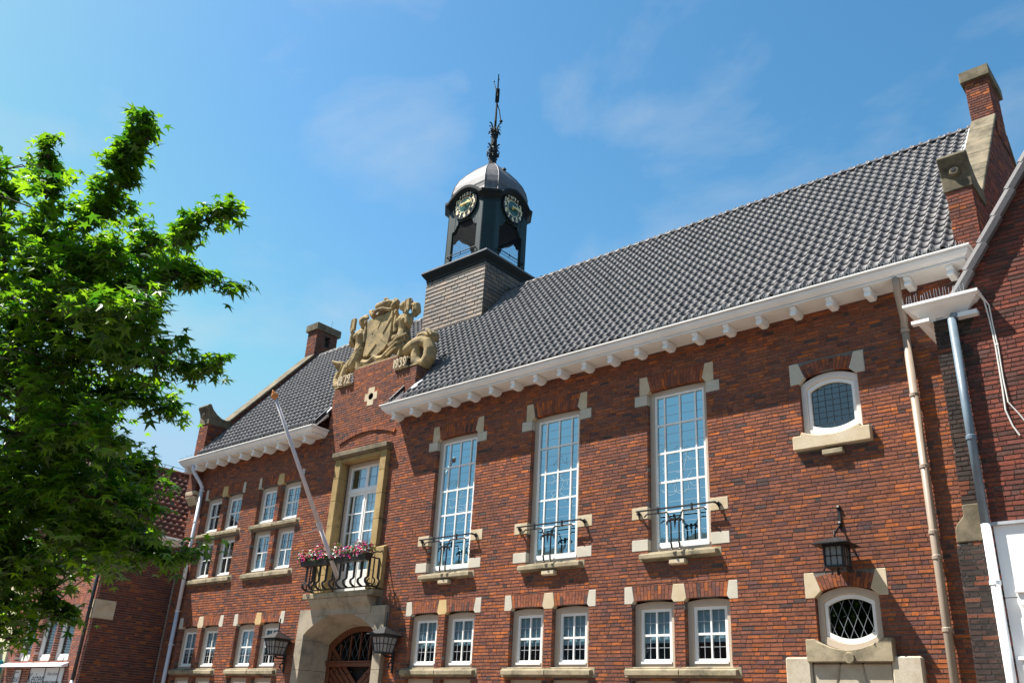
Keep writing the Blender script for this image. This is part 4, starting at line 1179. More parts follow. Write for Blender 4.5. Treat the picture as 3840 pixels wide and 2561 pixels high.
# finial and weathervane
m = MB(); AX = (TX, TY)
m.lathe([(.135, 19.15), (.135, 19.62), (.17, 19.66), (.17, 19.70), (.12, 19.74), (.15, 19.86), (.165, 19.92), (.14, 20.0), (.10, 20.04), (.112, 20.1), (.10, 20.62), (.11, 20.64), (.06, 20.66), (.055, 20.7)], (*AX, 0), 8)
for k in range(6):
    a = k*pi/3 + .3; c_, s_ = cos(a), sin(a)
    def leaf(pts, w): m.bar([(TX + r*c_, TY + r*s_, z) for r, z in pts], w, .012, (c_, s_, .01))
    leaf([(.11, 19.98), (.15, 20.06), (.19, 20.10), (.23, 20.10)], .07)
    leaf([(.15, 19.84), (.21, 19.83), (.23, 19.76), (.22, 19.70)], .07)
    leaf([(.06, 20.68), (.10, 20.86), (.16, 20.98), (.23, 21.0)], .06)
    leaf([(.08, 20.70), (.15, 20.76), (.20, 20.75), (.235, 20.67)], .06)
    m.ball((TX + .13*c_, TY + .13*s_, 20.68), .045, 6); m.ball((TX + .12*c_, TY + .12*s_, 20.52), .04, 6); m.ball((TX + .15*c_, TY + .15*s_, 19.60), .04, 6)
m.tube([(TX, TY, 20.66), (TX, TY, 21.9)], [.05, .03], 8)
fin = obj('finial', m, M['greencap'], tower, bevel=0)
m = MB(); vd = V((-.62, .68, 0)).normalized()      # seen almost edge on
def vp(a, z): return (TX + vd.x*a, TY + vd.y*a, z)
m.tube([vp(0, 21.85), vp(0, 22.45), vp(.03, 23.0)], [.03, .028, .012], 6); m.ball(vp(.03, 23.02), .035, 6)
m.prism([(-.10, 21.85), (.12, 21.9), (.30, 21.6), (.36, 21.15), (.44, 21.6), (.30, 22.0), (.16, 22.3), (.20, 22.6), (.02, 22.45), (-.2, 22.75), (-.30, 22.98), (-.28, 22.6), (-.13, 22.3), (-.2, 22.1)], -.018, .018, lambda u, v, d: (TX + vd.x*u - vd.y*d, TY + vd.y*u + vd.x*d, v))
m.prism([(-.05, 22.0), (.05, 22.0), (.09, 22.35), (.05, 22.55), (-.05, 22.55), (-.09, 22.35)], -.07, .07, lambda u, v, d: (TX + vd.x*u - vd.y*d, TY + vd.y*u + vd.x*d, v))
nv = (-vd.y, vd.x)
m.tube([(TX, TY, 21.95), (TX + .10, TY + .05, 21.6), (TX + .16, TY + .08, 21.2)], .02, 6); m.ball((TX + .18, TY + .09, 21.12), .06, 8)
m.tube([(TX, TY, 22.3), (TX - .08, TY - .03, 22.6), (TX - .16, TY - .06, 22.92)], [.035, .02, .01], 6); m.ball((TX - .16, TY - .06, 22.95), .03, 6)
obj('weathervane', m, M['greencap'], tower)

# ------------------------------------------------------------------ carved coat of arms on the bay
arms = thing('stone_coat_of_arms', 'carved sandstone coat of arms with crowned shield and two mermaids above the entrance bay', 'sculpture', (CXE, .2, 10.28))
D = lambda pts, y: [(x, y, z) for x, z in pts]
YS = .11                                                          # the carving stands back from the wall face
def back(m):
    m.v = [(x, y + YS, z + .05) for x, y, z in m.v]; return m
def shape(name, m, vox=.02, mat='sculpt'):
    vox *= .75
    if name != 'tail': back(m)
    return obj(name, m, M[mat], arms, remesh=vox)
# base stones on the shoulders and a rippling ribbon under the shield
m = MB()
m.box(BAY[0]-.01, CXE-.90, -.02, .62, 10.282, 10.335); m.box(CXE+.88, BAY[1]+.01, -.02, .62, 10.282, 10.335)
m.box(CXE-.93, CXE+.91, .0, .60, 10.702, 10.77)
m.prism([(CXE-.93, 10.72), (CXE-.86, 10.72), (CXE-.80, 10.78), (CXE-.93, 11.0)], 0, .5); m.prism([(CXE+.91, 10.72), (CXE+.91, 11.0), (CXE+.8, 10.8), (CXE+.84, 10.72)], 0, .5)
obj('base', m, M['sculpt'], arms, bevel=.015)
m = MB()
for dz, dy in ((0, -.05), (.055, -.02), (-.05, -.035)):
    pts = [(-18.50, 10.90), (-18.33, 10.84), (-18.16, 10.83), (-18.03, 10.92), (-17.93, 10.93), (-17.80, 10.84), (-17.62, 10.83), (-17.45, 10.94), (-17.25, 10.93), (-17.0, 10.90)]
    m.tube([(x, .02 + dy, z + dz) for x, z in pts], .045, 8)
shape('ribbon', m, .018)
# shield with saltire lines
SHP = [(-18.44, 11.02), (-18.30, 11.06), (-18.17, 11.04), (-18.06, 10.97), (-17.93, 10.90), (-17.80, 10.97), (-17.56, 11.07), (-17.44, 11.20), (-17.37, 11.45), (-17.36, 11.85), (-17.37, 12.20), (-17.55, 12.22), (-18.12, 12.20), (-18.40, 12.20), (-18.45, 12.10), (-18.40, 11.70), (-18.42, 11.35), (-18.46, 11.15)]
m = MB(); m.prism(SHP, -.04, .34)
sh = obj('shield', back(m), M['sculpt'], arms, bevel=.02)
m = MB()
for pts in ([(-18.16, 12.16), (-17.94, 11.80), (-17.66, 12.17)], [(-17.39, 12.05), (-17.68, 11.60)], [(-17.93, 11.36), (-18.30, 10.99)]):
    pass
m.bar([(-17.41, -.05, 12.0), (-17.69, -.05, 11.60)], .05, .03); m.bar([(-17.93, -.05, 11.33), (-18.27, -.05, 11.02)], .05, .03)
m.bar([(-18.38, -.045, 12.0), (-18.14, -.045, 11.68)], .03, .02); m.bar([(-17.74, -.045, 11.45), (-17.42, -.045, 11.18)], .03, .02)
m.prism([(-18.14, 12.19), (-17.94, 11.78), (-17.72, 12.19)], -.055, -.03)
obj('charge', back(m), M['sculpt'], sh)
# crown tilting over the shield
m = MB()
m.tube([(-18.30, .16, 12.25), (-18.24, -.04, 12.28), (-18.02, -.12, 12.34), (-17.74, -.12, 12.33), (-17.52, -.04, 12.27), (-17.46, .16, 12.22)], .055, 8)
for t in range(15):
    u = t/14; x = -18.26 + .76*u; m.ball((x, -.15 + .16*(2*u-1)**2 + .0, 12.30 + .05*sin(pi*u)), .035, 6)
rg = [(.31, 12.25), (.35, 12.27), (.35, 12.31), (.33, 12.34), (.37, 12.41), (.44, 12.50), (.455, 12.55), (.42, 12.60), (.30, 12.655), (.12, 12.69)]
i0 = len(m.v); m.lathe(rg, (0, 0, 0), 28)
for i in range(i0, len(m.v)): x, y, z = m.v[i]; k = 1 + .05*cos(6*atan2(y, x))*(z > 12.38); m.v[i] = (-17.87 + x*k, .16 + y*.62*k, z + .03*(x + .1)*0)
for x, z, r in ((-18.38, 12.49, .075), (-17.87, 12.73, .075), (-17.95, 12.70, .05), (-17.79, 12.70, .05), (-17.43, 12.56, .095)): m.ball((x, .08, z), r, 8)
m.tube([(-18.30, .1, 12.3), (-18.40, .06, 12.40), (-18.47, .06, 12.50), (-18.52, .08, 12.53)], [.10, .08, .06, .06], 8)
m.tube([(-17.54, .06, 12.36), (-17.42, .05, 12.46), (-17.30, .08, 12.54)], [.08, .09, .07], 8)
shape('crown', m)
m = MB()
for x, z in ((-18.12, 12.45), (-18.0, 12.42), (-17.9, 12.44), (-18.06, 12.53), (-17.95, 12.55), (-17.84, 12.52), (-17.7, 12.5), (-17.75, 12.58), (-17.63, 12.44)): m.ball((x, -.10 + .1*abs(x+17.9), z), .018, 6)
# mermaids
def mermaid(cx, sgn, head, look, hair):
    """one continuous body: torso, neck, head and both arms.  sgn -1: left figure, +1: right figure"""
    X = lambda q: cx + q; m = MB()
    z0 = head[1] - 12.26; zz = lambda z: z + z0
    m.tube([(X(.0), .14, zz(11.30)), (X(.0), .13, zz(11.42)), (X(.0), .12, zz(11.56)), (X(.0), .10, zz(11.70)), (X(.0), .10, zz(11.82)), (X(0), .11, zz(11.92)), (X(0), .12, zz(12.0))], [.21, .19, .165, .18, .215, .19, .09], 14)
    m.ball((X(0), .12, zz(11.88)), .155, 12, (1.42, .75, .55))
    for s in (-1, 1): m.ball((X(s*.105), -.02, zz(11.785)), .095, 10)
    m.tube([(X(0), .11, zz(11.92)), (X(0), .09, zz(12.10))], [.085, .072], 10)
    hx, hz = head
    m.ball((hx, .06, hz), .14, 12, (.86, .98, 1.15))
    m.tube([(hx + look*.05, -.02, hz + .02), (hx + look*.07, -.07, hz - .02), (hx + look*.06, -.05, hz - .035)], [.03, .03, .02], 6)     # nose
    m.ball((hx + look*.05, -.02, hz - .09), .048, 8)            # chin
    m.ball((hx + look*.055, -.055, hz - .062), .02, 6, (1.4, 1, .6))  # lips
    for q in range(26):                                          # curled hair
        a = q*2.4; r = sqrt(q/26.)
        m.ball((hx - look*.06 + .16*r*cos(a), .14 + .02*sin(a) - .08*(1-r), hz + .06 + .14*r*sin(a)*.9 + .05), .05, 6)
    if hair: m.tube([(hx + .14, .2, hz + .05), (hx + .26, .25, hz), (hx + .30, .25, hz - .16), (hx + .24, .22, hz - .3)], [.12, .15, .14, .08], 8)
    o_ = sgn; ax = X(o_*.22)
    m.tube([(ax, .10, zz(11.92)), (ax + o_*.07, .05, zz(11.74)), (ax + o_*.06, .0, zz(11.55)), (ax + o_*.05, -.03, zz(11.64)), (ax + o_*.04, -.05, zz(11.80)), (ax + o_*.02, -.05, zz(11.94))], [.10, .095, .09, .08, .065, .055], 10)
    hand = V((ax + o_*.02, -.05, zz(11.98)))
    m.ball(hand, .055, 8, (1, .8, 1.05))
    for q in range(4): m.tube([hand + V((-.06, -.02, -.045 + .03*q)), hand + V((-.03, -.065, -.045 + .03*q)), hand + V((.03, -.06, -.04 + .03*q))], .016, 6)
    m.tube([hand + V((.05, 0, -.03)), hand + V((.03, -.05, .0)), hand + V((-.01, -.06, .03))], .018, 6)
    i_ = -sgn; bx = X(i_*.21)
    m.tube([(bx, .10, zz(11.92)), (bx + i_*.06, .06, zz(11.74)), (bx + i_*.05, .02, zz(11.58)), (bx + i_*.06, .02, zz(11.76)), (bx + i_*.06, .02, zz(11.95)), (bx + i_*.05, .02, zz(12.10))], [.095, .09, .085, .075, .06, .05], 10)
    h2 = V((bx + i_*.05, .0, zz(12.13))); m.ball(h2, .06, 8)
    for q in range(4): m.tube([h2 + V((.045*i_*-1, -.03, -.04 + .027*q)), h2 + V((0, -.065, -.04 + .027*q)), h2 + V((.045*i_, -.04, -.04 + .027*q))], .015, 6)
    f = shape('mermaid', m, .017)
    k = MB()                                                     # comb held upright
    hx2, hy, hz2 = hand
    k.box(hx2-.06, hx2+.06, hy-.03, hy+.05, hz2+.03, hz2+.37)
    for q in range(9): k.box(hx2-.15, hx2-.061, hy-.025, hy+.045, hz2+.05 + q*.036, hz2+.07 + q*.036)
    k.box(hx2-.12, hx2+.065, hy-.03, hy+.05, hz2+.371, hz2+.40)
    obj('comb', back(k), M['sculpt'], f, bevel=.008)
    return f
mermaid(-18.79, -1, (-18.77, 12.27), .6, False)
mermaid(-16.98, 1, (-17.01, 12.27), -.9, True)
# tails
m = MB(); r = random.Random(5)
m.tube(D([(-18.74, 11.42), (-18.78, 11.25), (-18.86, 11.08), (-18.98, 10.95), (-19.10, 10.98)], .14), [.20, .22, .23, .22, .20], 14)
tl = shape('scaled_tail', m)
k = MB()
for i in range(7):
    for j in range(5):
        t = i/6; x = -18.72 - .30*t - .02*j; z = 11.36 - .36*t
        u = (j - 2)*.085
        px_, pz_ = x + u*.85, z + u*.75 - .0
        yy = .14 - .225*cos(u/.22*1.2) + .0
        k.hexa([(px_-.05, yy-.0, pz_-.05), (px_+.02, yy, pz_-.07), (px_+.02, yy+.04, pz_-.07), (px_-.05, yy+.04, pz_-.05), (px_-.03, yy+.015, pz_+.05), (px_+.045, yy+.015, pz_+.03), (px_+.045, yy+.05, pz_+.03), (px_-.03, yy+.05, pz_+.05)])
obj('scales', back(k), M['sculpt'], tl, bevel=.012)
m = MB()
m.tube([(-18.98, .22, 11.0), (-19.12, .22, 11.06), (-19.28, .22, 10.98), (-19.38, .22, 10.78), (-19.46, .24, 10.60), (-19.58, .26, 10.50), (-19.72, .28, 10.56), (-19.79, .30, 10.76), (-19.72, .30, 10.94), (-19.58, .28, 11.02), (-19.50, .26, 11.12), (-19.54, .24, 11.21)], [.20, .18, .15, .14, .14, .14, .14, .13, .12, .11, .10, .09], 14, True, .85)
for q in range(5): m.tube([(-19.58, .2, 11.16), (-19.72, .14 + .04*q, 11.23 - .01*q), (-19.88, .10 + .06*q, 11.30 - .05*q)], [.06, .05, .03], 6)
m.ball((-19.62, .22, 11.19), .10, 8)
shape('tail', m)
m = MB()
m.tube(D([(-16.98, 11.42), (-17.0, 11.30), (-17.05, 11.15), (-17.0, 11.0), (-16.85, 10.92)], .14), [.20, .23, .25, .24, .2], 14)
sk = shape('scaled_tail', m)
k = MB()
for row, (z, w_, n) in enumerate(((11.32, .30, 8), (11.16, .34, 8), (11.00, .34, 8))):
    for j in range(n):
        u = (j - (n-1)/2)/n; x = -17.03 - .07*row + u*w_*1.9; zz_ = z - .10*(u+.3) + .06*row*u
        k.ball((x, .14 - .25*cos(u*2.0), zz_), .055, 6, (.75, .6, 1.3))
for row in range(3):
    k.tube([(-16.72 - .03*row, .0, 11.34 - .15*row), (-16.95 - .05*row, -.12, 11.24 - .16*row), (-17.20 - .06*row, -.10, 11.10 - .15*row), (-17.36, .02, 10.98 - .09*row)], .045, 6)
obj('scales', back(k), M['sculpt'], sk)
m = MB()
m.tube([(-16.95, .24, 10.90), (-16.78, .26, 10.93), (-16.60, .28, 11.02), (-16.42, .30, 11.09), (-16.22, .30, 11.10), (-16.03, .32, 11.0), (-15.93, .32, 10.80), (-15.95, .32, 10.58), (-16.08, .32, 10.43), (-16.26, .30, 10.42), (-16.40, .30, 10.56), (-16.45, .30, 10.76), (-16.42, .30, 10.95)], [.17, .18, .18, .18, .17, .17, .17, .17, .17, .17, .16, .15, .14], 14, True, 1.1)
m.tube([(-16.30, .22, 11.08), (-16.36, .22, 11.18), (-16.30, .22, 11.28), (-16.18, .24, 11.28), (-16.06, .28, 11.22), (-15.96, .32, 11.2)], [.10, .085, .08, .085, .10, .12], 10)
m.ball((-15.95, .40, 11.22), .15, 10, (.9, 1.3, 1.0))
for q in range(5): m.tube([(-15.96, .3, 11.24), (-15.98 + .03*q, .14, 11.34 - .01*q), (-15.93 + .05*q, .10, 11.26 - .04*q)], [.06, .045, .03], 6)
shape('tail', m)
# the two dates
GL = {'1': [[(.5, 0), (.5, 1)]], '2': [[(.52, .50), (.22, .60), (.16, .80), (.38, 1.0), (.68, .95), (.78, .72), (.62, .42), (.05, .02), (.95, .02)], [(.52, .50), (.36, .46)]],
      '7': [[(.02, .98), (.95, .98), (.40, 0)]], '9': [[(.80, .70), (.72, .95), (.45, 1.0), (.20, .88), (.16, .62), (.34, .46), (.62, .48), (.80, .70), (.72, .35), (.30, 0)]],
      '3': [[(.10, .98), (.88, .98), (.42, .58), (.72, .52), (.86, .30), (.70, .06), (.40, .0), (.10, .10)]]}
for txt, x0_, x1_, za, zb in (('1272', -19.22, -18.66, 10.325, 10.575), ('1939', -16.88, -16.40, 10.325, 10.575)):
    m = MB(); wd = (x1_ - x0_)/3.55; xx = x0_
    for ch in txt:
        ww = wd*.45 if ch == '1' else wd
        for st in GL[ch]: m.bar([(xx + u*ww*.92, -.075, za + (zb-za)*v) for u, v in st], .042, .05)
        xx += ww + .01
    m.box(x0_, x1_ + .02, -.048, .03, za-.025, za+.005); m.box(x0_, x1_ + .02, -.048, .03, zb-.005, zb+.02)
    obj('year_numeral', m, M['stone'], arms)
# ------------------------------------------------------------------ things fixed to the town hall
def fancy_lantern(cx, label):
    cy = -.33
    t = thing('lantern', label, 'lantern', (cx, 0, 2.9), 'wall lanterns of the town hall')
    zb, zt, hb, ht = 3.15, 3.455, .145, .205
    m = MB()
    def ringat(h, z): return [(cx-h, cy-h, z), (cx+h, cy-h, z), (cx+h, cy+h, z), (cx-h, cy+h, z)]
    m.hexa(ringat(.235, zt) + ringat(.235, zt+.05)); m.hexa(ringat(hb+.012, zb-.03) + ringat(hb+.012, zb))
    a, b = ringat(hb, zb), ringat(ht, zt)
    for i in range(4):
        j = (i+1) % 4; m.tube([a[i], b[i]], .016, 4)
        m.tube([a[i], (a[i][0], a[i][1], zb-.07)], .012, 4)
        for f in (.36, .64):
            p = V(a[i]).lerp(V(a[j]), f); q = V(b[i]).lerp(V(b[j]), f); m.tube([p, q], .008, 4)
        p = V(a[i]).lerp(V(b[i]), .55); q = V(a[j]).lerp(V(b[j]), .55); m.tube([p, q], .008, 4)
    obj('cage', m, M['iron'], t)
    m = MB(); e = .008
    g0, g1 = ringat(hb-e, zb), ringat(ht-e, zt)
    for i in range(4): j = (i+1) % 4; m.poly([g0[i], g0[j], g1[j], g1[i]])
    obj('pane', m, M['frost'], t)
    m = MB(); c0 = ringat(.30, zt+.052); c1 = ringat(.30, zt+.066); c2 = ringat(.035, zt+.235)
    m.hexa(c0 + c1)
    vs = [m.vert((p[0], p[1], p[2]+.0005)) for p in c1] + [m.vert(p) for p in c2]
    for i in range(4): j = (i+1) % 4; m.face((vs[i], vs[j], vs[4+j], vs[4+i]))
    m.face(vs[4:]); m.tube([(cx, cy, zt+.22), (cx, cy, zt+.56)], .017, 6)
    obj('roof', m, M['iron'], t)
    m = MB()
    m.tube([(cx, cy, zb-.02), (cx, cy, 3.10), (cx, cy+.05, 3.075), (cx, -.05, 3.07)], .022, 6)
    m.tube([(cx, -.03, 3.16), (cx, -.03, 2.75)], .022, 6); m.ball((cx, -.04, 3.0), .05, 6); m.ball((cx, -.04, 3.12), .04, 6)
    m.tube([(cx, -.04, 2.98), (cx, -.13, 2.93), (cx, -.15, 2.86), (cx, -.10, 2.84)], .018, 6)
    m.bar([(cx, -.015, 2.74), (cx, -.015, 3.2)], .05, .02)
    obj('bracket', m, M['iron'], t); m = MB()
    m.tube([(cx + .02, cy+.2, zt+.03), (cx + .06, -.02, zt+.02)], .012, 5); m.ball((cx+.06, -.03, zt+.02), .03, 6)
    obj('stay', m, M['iron'], t)
    return t
fancy_lantern(-19.84, 'black iron lantern with tapered panes on the left side of the stone entrance arch')
fancy_lantern(-15.78, 'black iron lantern with tapered panes on the right side of the stone entrance arch')
def box_lantern():
    cx, cy = -5.335, -.36
    t = thing('lantern', 'square black lantern hanging from an iron arm over the arched lattice window', 'lantern', (cx, 0, 4.2), 'wall lanterns of the town hall')
    zb, zt, h = 4.285, 4.57, .145
    m = MB(); R4 = lambda h, z: [(cx-h, cy-h, z), (cx+h, cy-h, z), (cx+h, cy+h, z), (cx-h, cy+h, z)]
    m.hexa(R4(h+.02, zt) + R4(h+.02, zt+.03)); m.hexa(R4(h+.012, zb-.03) + R4(h+.012, zb))
    a, b = R4(h, zb), R4(h, zt)
    for i in range(4):
        j = (i+1) % 4; m.tube([a[i], b[i]], .02, 4); m.tube([(a[i][0], a[i][1], zb-.02), (a[i][0] + (a[i][0]-cx)*.15, a[i][1] + (a[i][1]-cy)*.15, zb-.09)], .014, 4)
        for f in (.33, .67): m.tube([V(a[i]).lerp(V(a[j]), f), V(b[i]).lerp(V(b[j]), f)], .007, 4)
        m.tube([V(a[i]).lerp(V(b[i]), .5), V(a[j]).lerp(V(b[j]), .5)], .007, 4)
    m.tube([(cx, cy, zb-.03), (cx, cy, zb-.10)], .02, 6); m.ball((cx, cy, zb-.11), .03, 6)
    obj('cage', m, M['iron'], t)
    m = MB(); g0, g1 = R4(h-.01, zb), R4(h-.01, zt)
    for i in range(4): j = (i+1) % 4; m.poly([g0[i], g0[j], g1[j], g1[i]])
    obj('pane', m, M['frost'], t)
    m = MB(); c0, c1, c2 = R4(.29, zt+.03), R4(.29, zt+.042), R4(.03, zt+.17); m.hexa(c0 + c1)
    vs = [m.vert((p[0], p[1], p[2]+.0005)) for p in c1] + [m.vert(p) for p in c2]
    for i in range(4): j = (i+1) % 4; m.face((vs[i], vs[j], vs[4+j], vs[4+i]))
    m.face(vs[4:]); obj('roof', m, M['iron'], t)
    m = MB()
    m.bar([(cx-.03, -.02, 5.30), (cx-.03, -.02, 4.95)], .045, .03); m.ball((cx-.03, -.03, 5.29), .04, 6); m.ball((cx-.03, -.03, 5.03), .04, 6)
    m.bar([(cx-.03, -.03, 5.0), (cx-.03, -.20, 4.89), (cx-.02, -.36, 4.78)], .035, .02, (1, 0, 0))
    m.bar([(cx, cy-.0, 4.73), (cx-.0, cy-.03, 4.77), (cx, cy-.02, 4.82), (cx, cy+.03, 4.81)], .05, .012, (1, 0, 0))
    obj('bracket', m, M['iron'], t); m = MB()
    m.tube([(cx + .03, cy + .15, zb + .0), (cx + .06, -.02, zb-.01)], .014, 5); m.ball((cx+.06, -.03, zb-.01), .04, 6)
    obj('stay', m, M['iron'], t); return t
box_lantern()

# wrought iron guards in front of the tall windows
for c, lab in zip(TALL, ('first window guard right of the entrance, wrought iron with two bent legs', 'wrought iron window guard of the middle tall window, with two bent legs', 'wrought iron guard of the tall window nearest the arched windows, with two bent legs')):
    t = thing('window_guard', lab, 'window guard', (c, -.13, 4.84), 'wrought iron guards of the tall windows')
    m = MB(); y = -.14
    m.tube([(c-.84, y, 5.62), (c+.84, y, 5.62)], .017, 6)
    for s in (-1, 1):
        m.tube([(c+s*.84, -.01, 5.60), (c+s*.84, -.06, 5.61), (c+s*.80, y, 5.62)], .02, 6)
        q = c + s*.85; m.prism([(q-.05, 5.60), (q, 5.55), (q+.05, 5.60), (q, 5.65)], -.05, -.018); m.box(q-.006, q+.006, -.03, -.014, 5.50, 5.62)
        m.box(c+s*.36-.014, c+s*.36+.014, y-.02, y+.02, 5.525, 5.65)
    obj('rail', m, M['iron'], t)
    m = MB()
    m.tube([(c-.66, y, 5.50), (c-.60, y, 5.545), (c-.36, y, 5.54), (c-.17, y, 5.54), (c-.14, y, 5.50), (c-.13, y, 5.44), (c-.06, y, 5.405), (c, y, 5.40), (c+.06, y, 5.405), (c+.13, y, 5.44), (c+.14, y, 5.50), (c+.17, y, 5.54), (c+.36, y, 5.54), (c+.60, y, 5.545), (c+.66, y, 5.50)], .015, 6)
    m.tube([(c-.17, y, 5.30), (c-.17, y, 5.36), (c-.12, y, 5.395), (c, y, 5.40), (c+.12, y, 5.395), (c+.17, y, 5.36), (c+.17, y, 5.30)], .016, 6)
    m.lathe([(.03, 5.43), (.03, 5.38), (.004, 5.22)], (c, y, 0), 6)
    obj('scroll', m, M['iron'], t)
    for s in (-1, 1):
        m = MB(); x = c + s*.085
        m.tube([(x + s*.04, y, 5.35), (x + s*.01, y, 5.40), (x, y, 5.33), (x, y, 4.99), (x-.012, y, 4.965), (x+.0, y-.02, 4.97), (x+.02, y-.03, 4.95), (x+.025, y-.03, 4.90), (x+.025, y-.02, 4.845)], .017, 6); m.ball((x+.025, y-.02, 4.842), .03, 6, (1.2, 1, .5))
        obj('leg', m, M['iron'], t)

# flagpole leaning out over the balcony
fp = thing('flagpole', 'bare off-white flagpole with orange knob leaning out over the balcony', 'flagpole', (CXE, -.36, 4.9))
a, b = V((CXE, -.36, 4.90)), V((CXE, -2.93, 8.74)); d = (b-a)
m = MB(); m.tube([a, a + d*.285], [.052, .050], 14); m.tube([a + d*.285, a + d*.6, b], [.056, .05, .036], 14); obj('pole', m, M['pole'], fp, smooth=True)
m = MB(); m.tube([a + d*.268, a + d*.30], .068, 14); m.tube([a + d*.30, a + d*.315], .06, 14); obj('collar', m, M['pole'], fp)
u = d.normalized(); m = MB(); m.tube([b, b + u*.02, b + u*.06, b + u*.10, b + u*.14, b + u*.19, b + u*.23], [.036, .06, .085, .082, .055, .025, .004], 12); obj('knob', m, M['orange'], fp, smooth=True)
m = MB(); p = a + d*.105; m.tube([p - u*.025, p + u*.025], .068, 12); m.tube([p + V((-.10, .06, -.03)), p + V((.10, .06, -.03))], .02, 6); m.tube([p + V((0, .05, 0)), (CXE, -.40, 5.30)], .02, 6); obj('clamp', m, M['iron'], fp)
m = MB(); p = a + d*.28; m.tube([p, V((-19.95, -.01, 6.22))], .006, 5); obj('stay_wire', m, M['steel'], fp)

# petunia boxes
def flower_box(x0, x1, seed, label):
    r = random.Random(seed); t = thing('flower_box', label, 'flower box', ((x0+x1)/2, -.55, 5.2), 'flower boxes on the balcony railing')
    m = MB(); m.hexa([(x0+.03, -.62, 5.20), (x1-.03, -.62, 5.20), (x1-.03, -.43, 5.20), (x0+.03, -.43, 5.20), (x0, -.65, 5.38), (x1, -.65, 5.38), (x1, -.42, 5.38), (x0, -.42, 5.38)])
    m.box(x0-.01, x1+.01, -.66, -.64, 5.37, 5.39); m.tube([(x0+.2, -.5, 5.22), (x0+.2, -.41, 5.30)], .01, 4); m.tube([(x1-.2, -.5, 5.22), (x1-.2, -.41, 5.30)], .01, 4)
    obj('planter', m, M['planter'], t)
    def spot():
        u = r.random(); x = x0 - .06 + (x1 - x0 + .12)*u; a = r.uniform(-.35, 2.9); k = .55 + .45*r.random()
        h = .17 + .07*sin(u*9 + seed) + .05*sin(u*23)
        return V((x, -.54 - .20*k*cos(a), 5.40 + (h + .06)*k*sin(a) - (.03 if a < 0 else 0))), V((r.uniform(-.4, .4), -cos(a), sin(a) + .2)).normalized()
    m = MB()
    for i in range(900):
        p, n = spot(); p += V((r.uniform(-.02, .02),)*3) - n*.03; k = r.random(); m.tint = (k, k, k)
        s = V((r.uniform(-1, 1), r.uniform(-1, 1), r.uniform(-1, 1))).cross(n).normalized()*r.uniform(.02, .035); q = n.cross(s).normalized()*r.uniform(.010, .016)
        m.poly([p - s, p + q + n*.006, p + s + n*.012, p - q + n*.006])
    obj('foliage', m, M['herb'], t)
    m = MB()
    for i in range(270):
        p, n = spot(); u = (p.x-x0)/(x1-x0); z = r.random() + .35*sin(u*11 + seed*2)
        if z < .22: c = (.80, .78, .74)
        elif z < .75: c = (.62, .012, .13)
        elif z < 1.0: c = (.30, .010, .26)
        else: c = (.72, .10, .30)
        s = n.orthogonal().normalized(); q = n.cross(s); R_ = r.uniform(.024, .038); th = r.random()*6.28
        ctr = m.vert
        m.tint = tuple(k*.55 for k in c); o_ = m.vert(p - n*.012); m.tint = c
        rim = [m.vert(p + (s*cos(th + 2*pi*k/10) + q*sin(th + 2*pi*k/10))*R_*(1 if k % 2 else .82) + n*.006) for k in range(10)]
        for k in range(10): m.face((o_, rim[k], rim[(k+1) % 10]))
    m.tint = (.5, .5, .5)
    obj('blossom', m, M['petal'], t)['kind'] = 'stuff'
flower_box(-18.95, -17.86, 3, 'black flower box of pink and white petunias on the balcony, left of the flagpole')
flower_box(-17.60, -16.42, 8, 'black flower box of magenta and white petunias on the balcony, right of the flagpole')

# rain pipes
def downpipe(name, label, top, pts, r, mats, zsplit, collars):
    t = thing(name, label, 'downpipe', (pts[-1][0], pts[-1][1], 0))
    m = MB(); m.tube(top + [pts[0]], r, 14); obj('swan_neck', m, mats[0], t, smooth=True)
    zs = [pts[0][2]] + zsplit + [pts[-1][2]]
    for i, (a, b) in enumerate(zip(zs, zs[1:])):
        m = MB(); x, y = pts[-1][0], pts[-1][1]; m.tube([(x, y, a), (x, y, b)], r, 16); obj('pipe', m, mats[min(i, len(mats)-1)] , t, smooth=True)
    for z in collars:
        m = MB(); m.lathe([(r, z-.035), (r+.012, z-.03), (r+.012, z+.02), (r+.004, z+.03)], (pts[-1][0], pts[-1][1], 0), 16); m.box(x-.012, x+.012, y+r*.8, 0 if y > -1 else y+.12, z-.012, z+.012); obj('collar', m, mats[0] if z > (zsplit[0] if zsplit else 0) else mats[-1], t)
    return t
downpipe('downpipe', 'taupe rain pipe down the right end of the town hall front', [(-3.87, -.46, 8.88), (-3.87, -.46, 8.74), (-3.885, -.42, 8.66), (-3.91, -.17, 8.26), (-3.93, -.125, 8.15)], [(-3.93, -.12, 8.08), (-3.93, -.12, 0)], .062, [M['pipe']], [], [8.06, 6.93, 5.75, 4.73, 4.36, 3.33, 2.0])
downpipe('downpipe', 'pale grey rain pipe down the left corner of the town hall front', [(-25.56, -.46, 8.88), (-25.56, -.46, 8.72), (-25.53, -.42, 8.64), (-25.42, -.17, 8.30), (-25.39, -.125, 8.2)], [(-25.38, -.12, 8.12), (-25.38, -.12, 0)], .058, [M['pipegrey'], M['pipegrey']], [4.45], [8.1, 7.1, 5.9, 4.45, 3.5, 2.3])
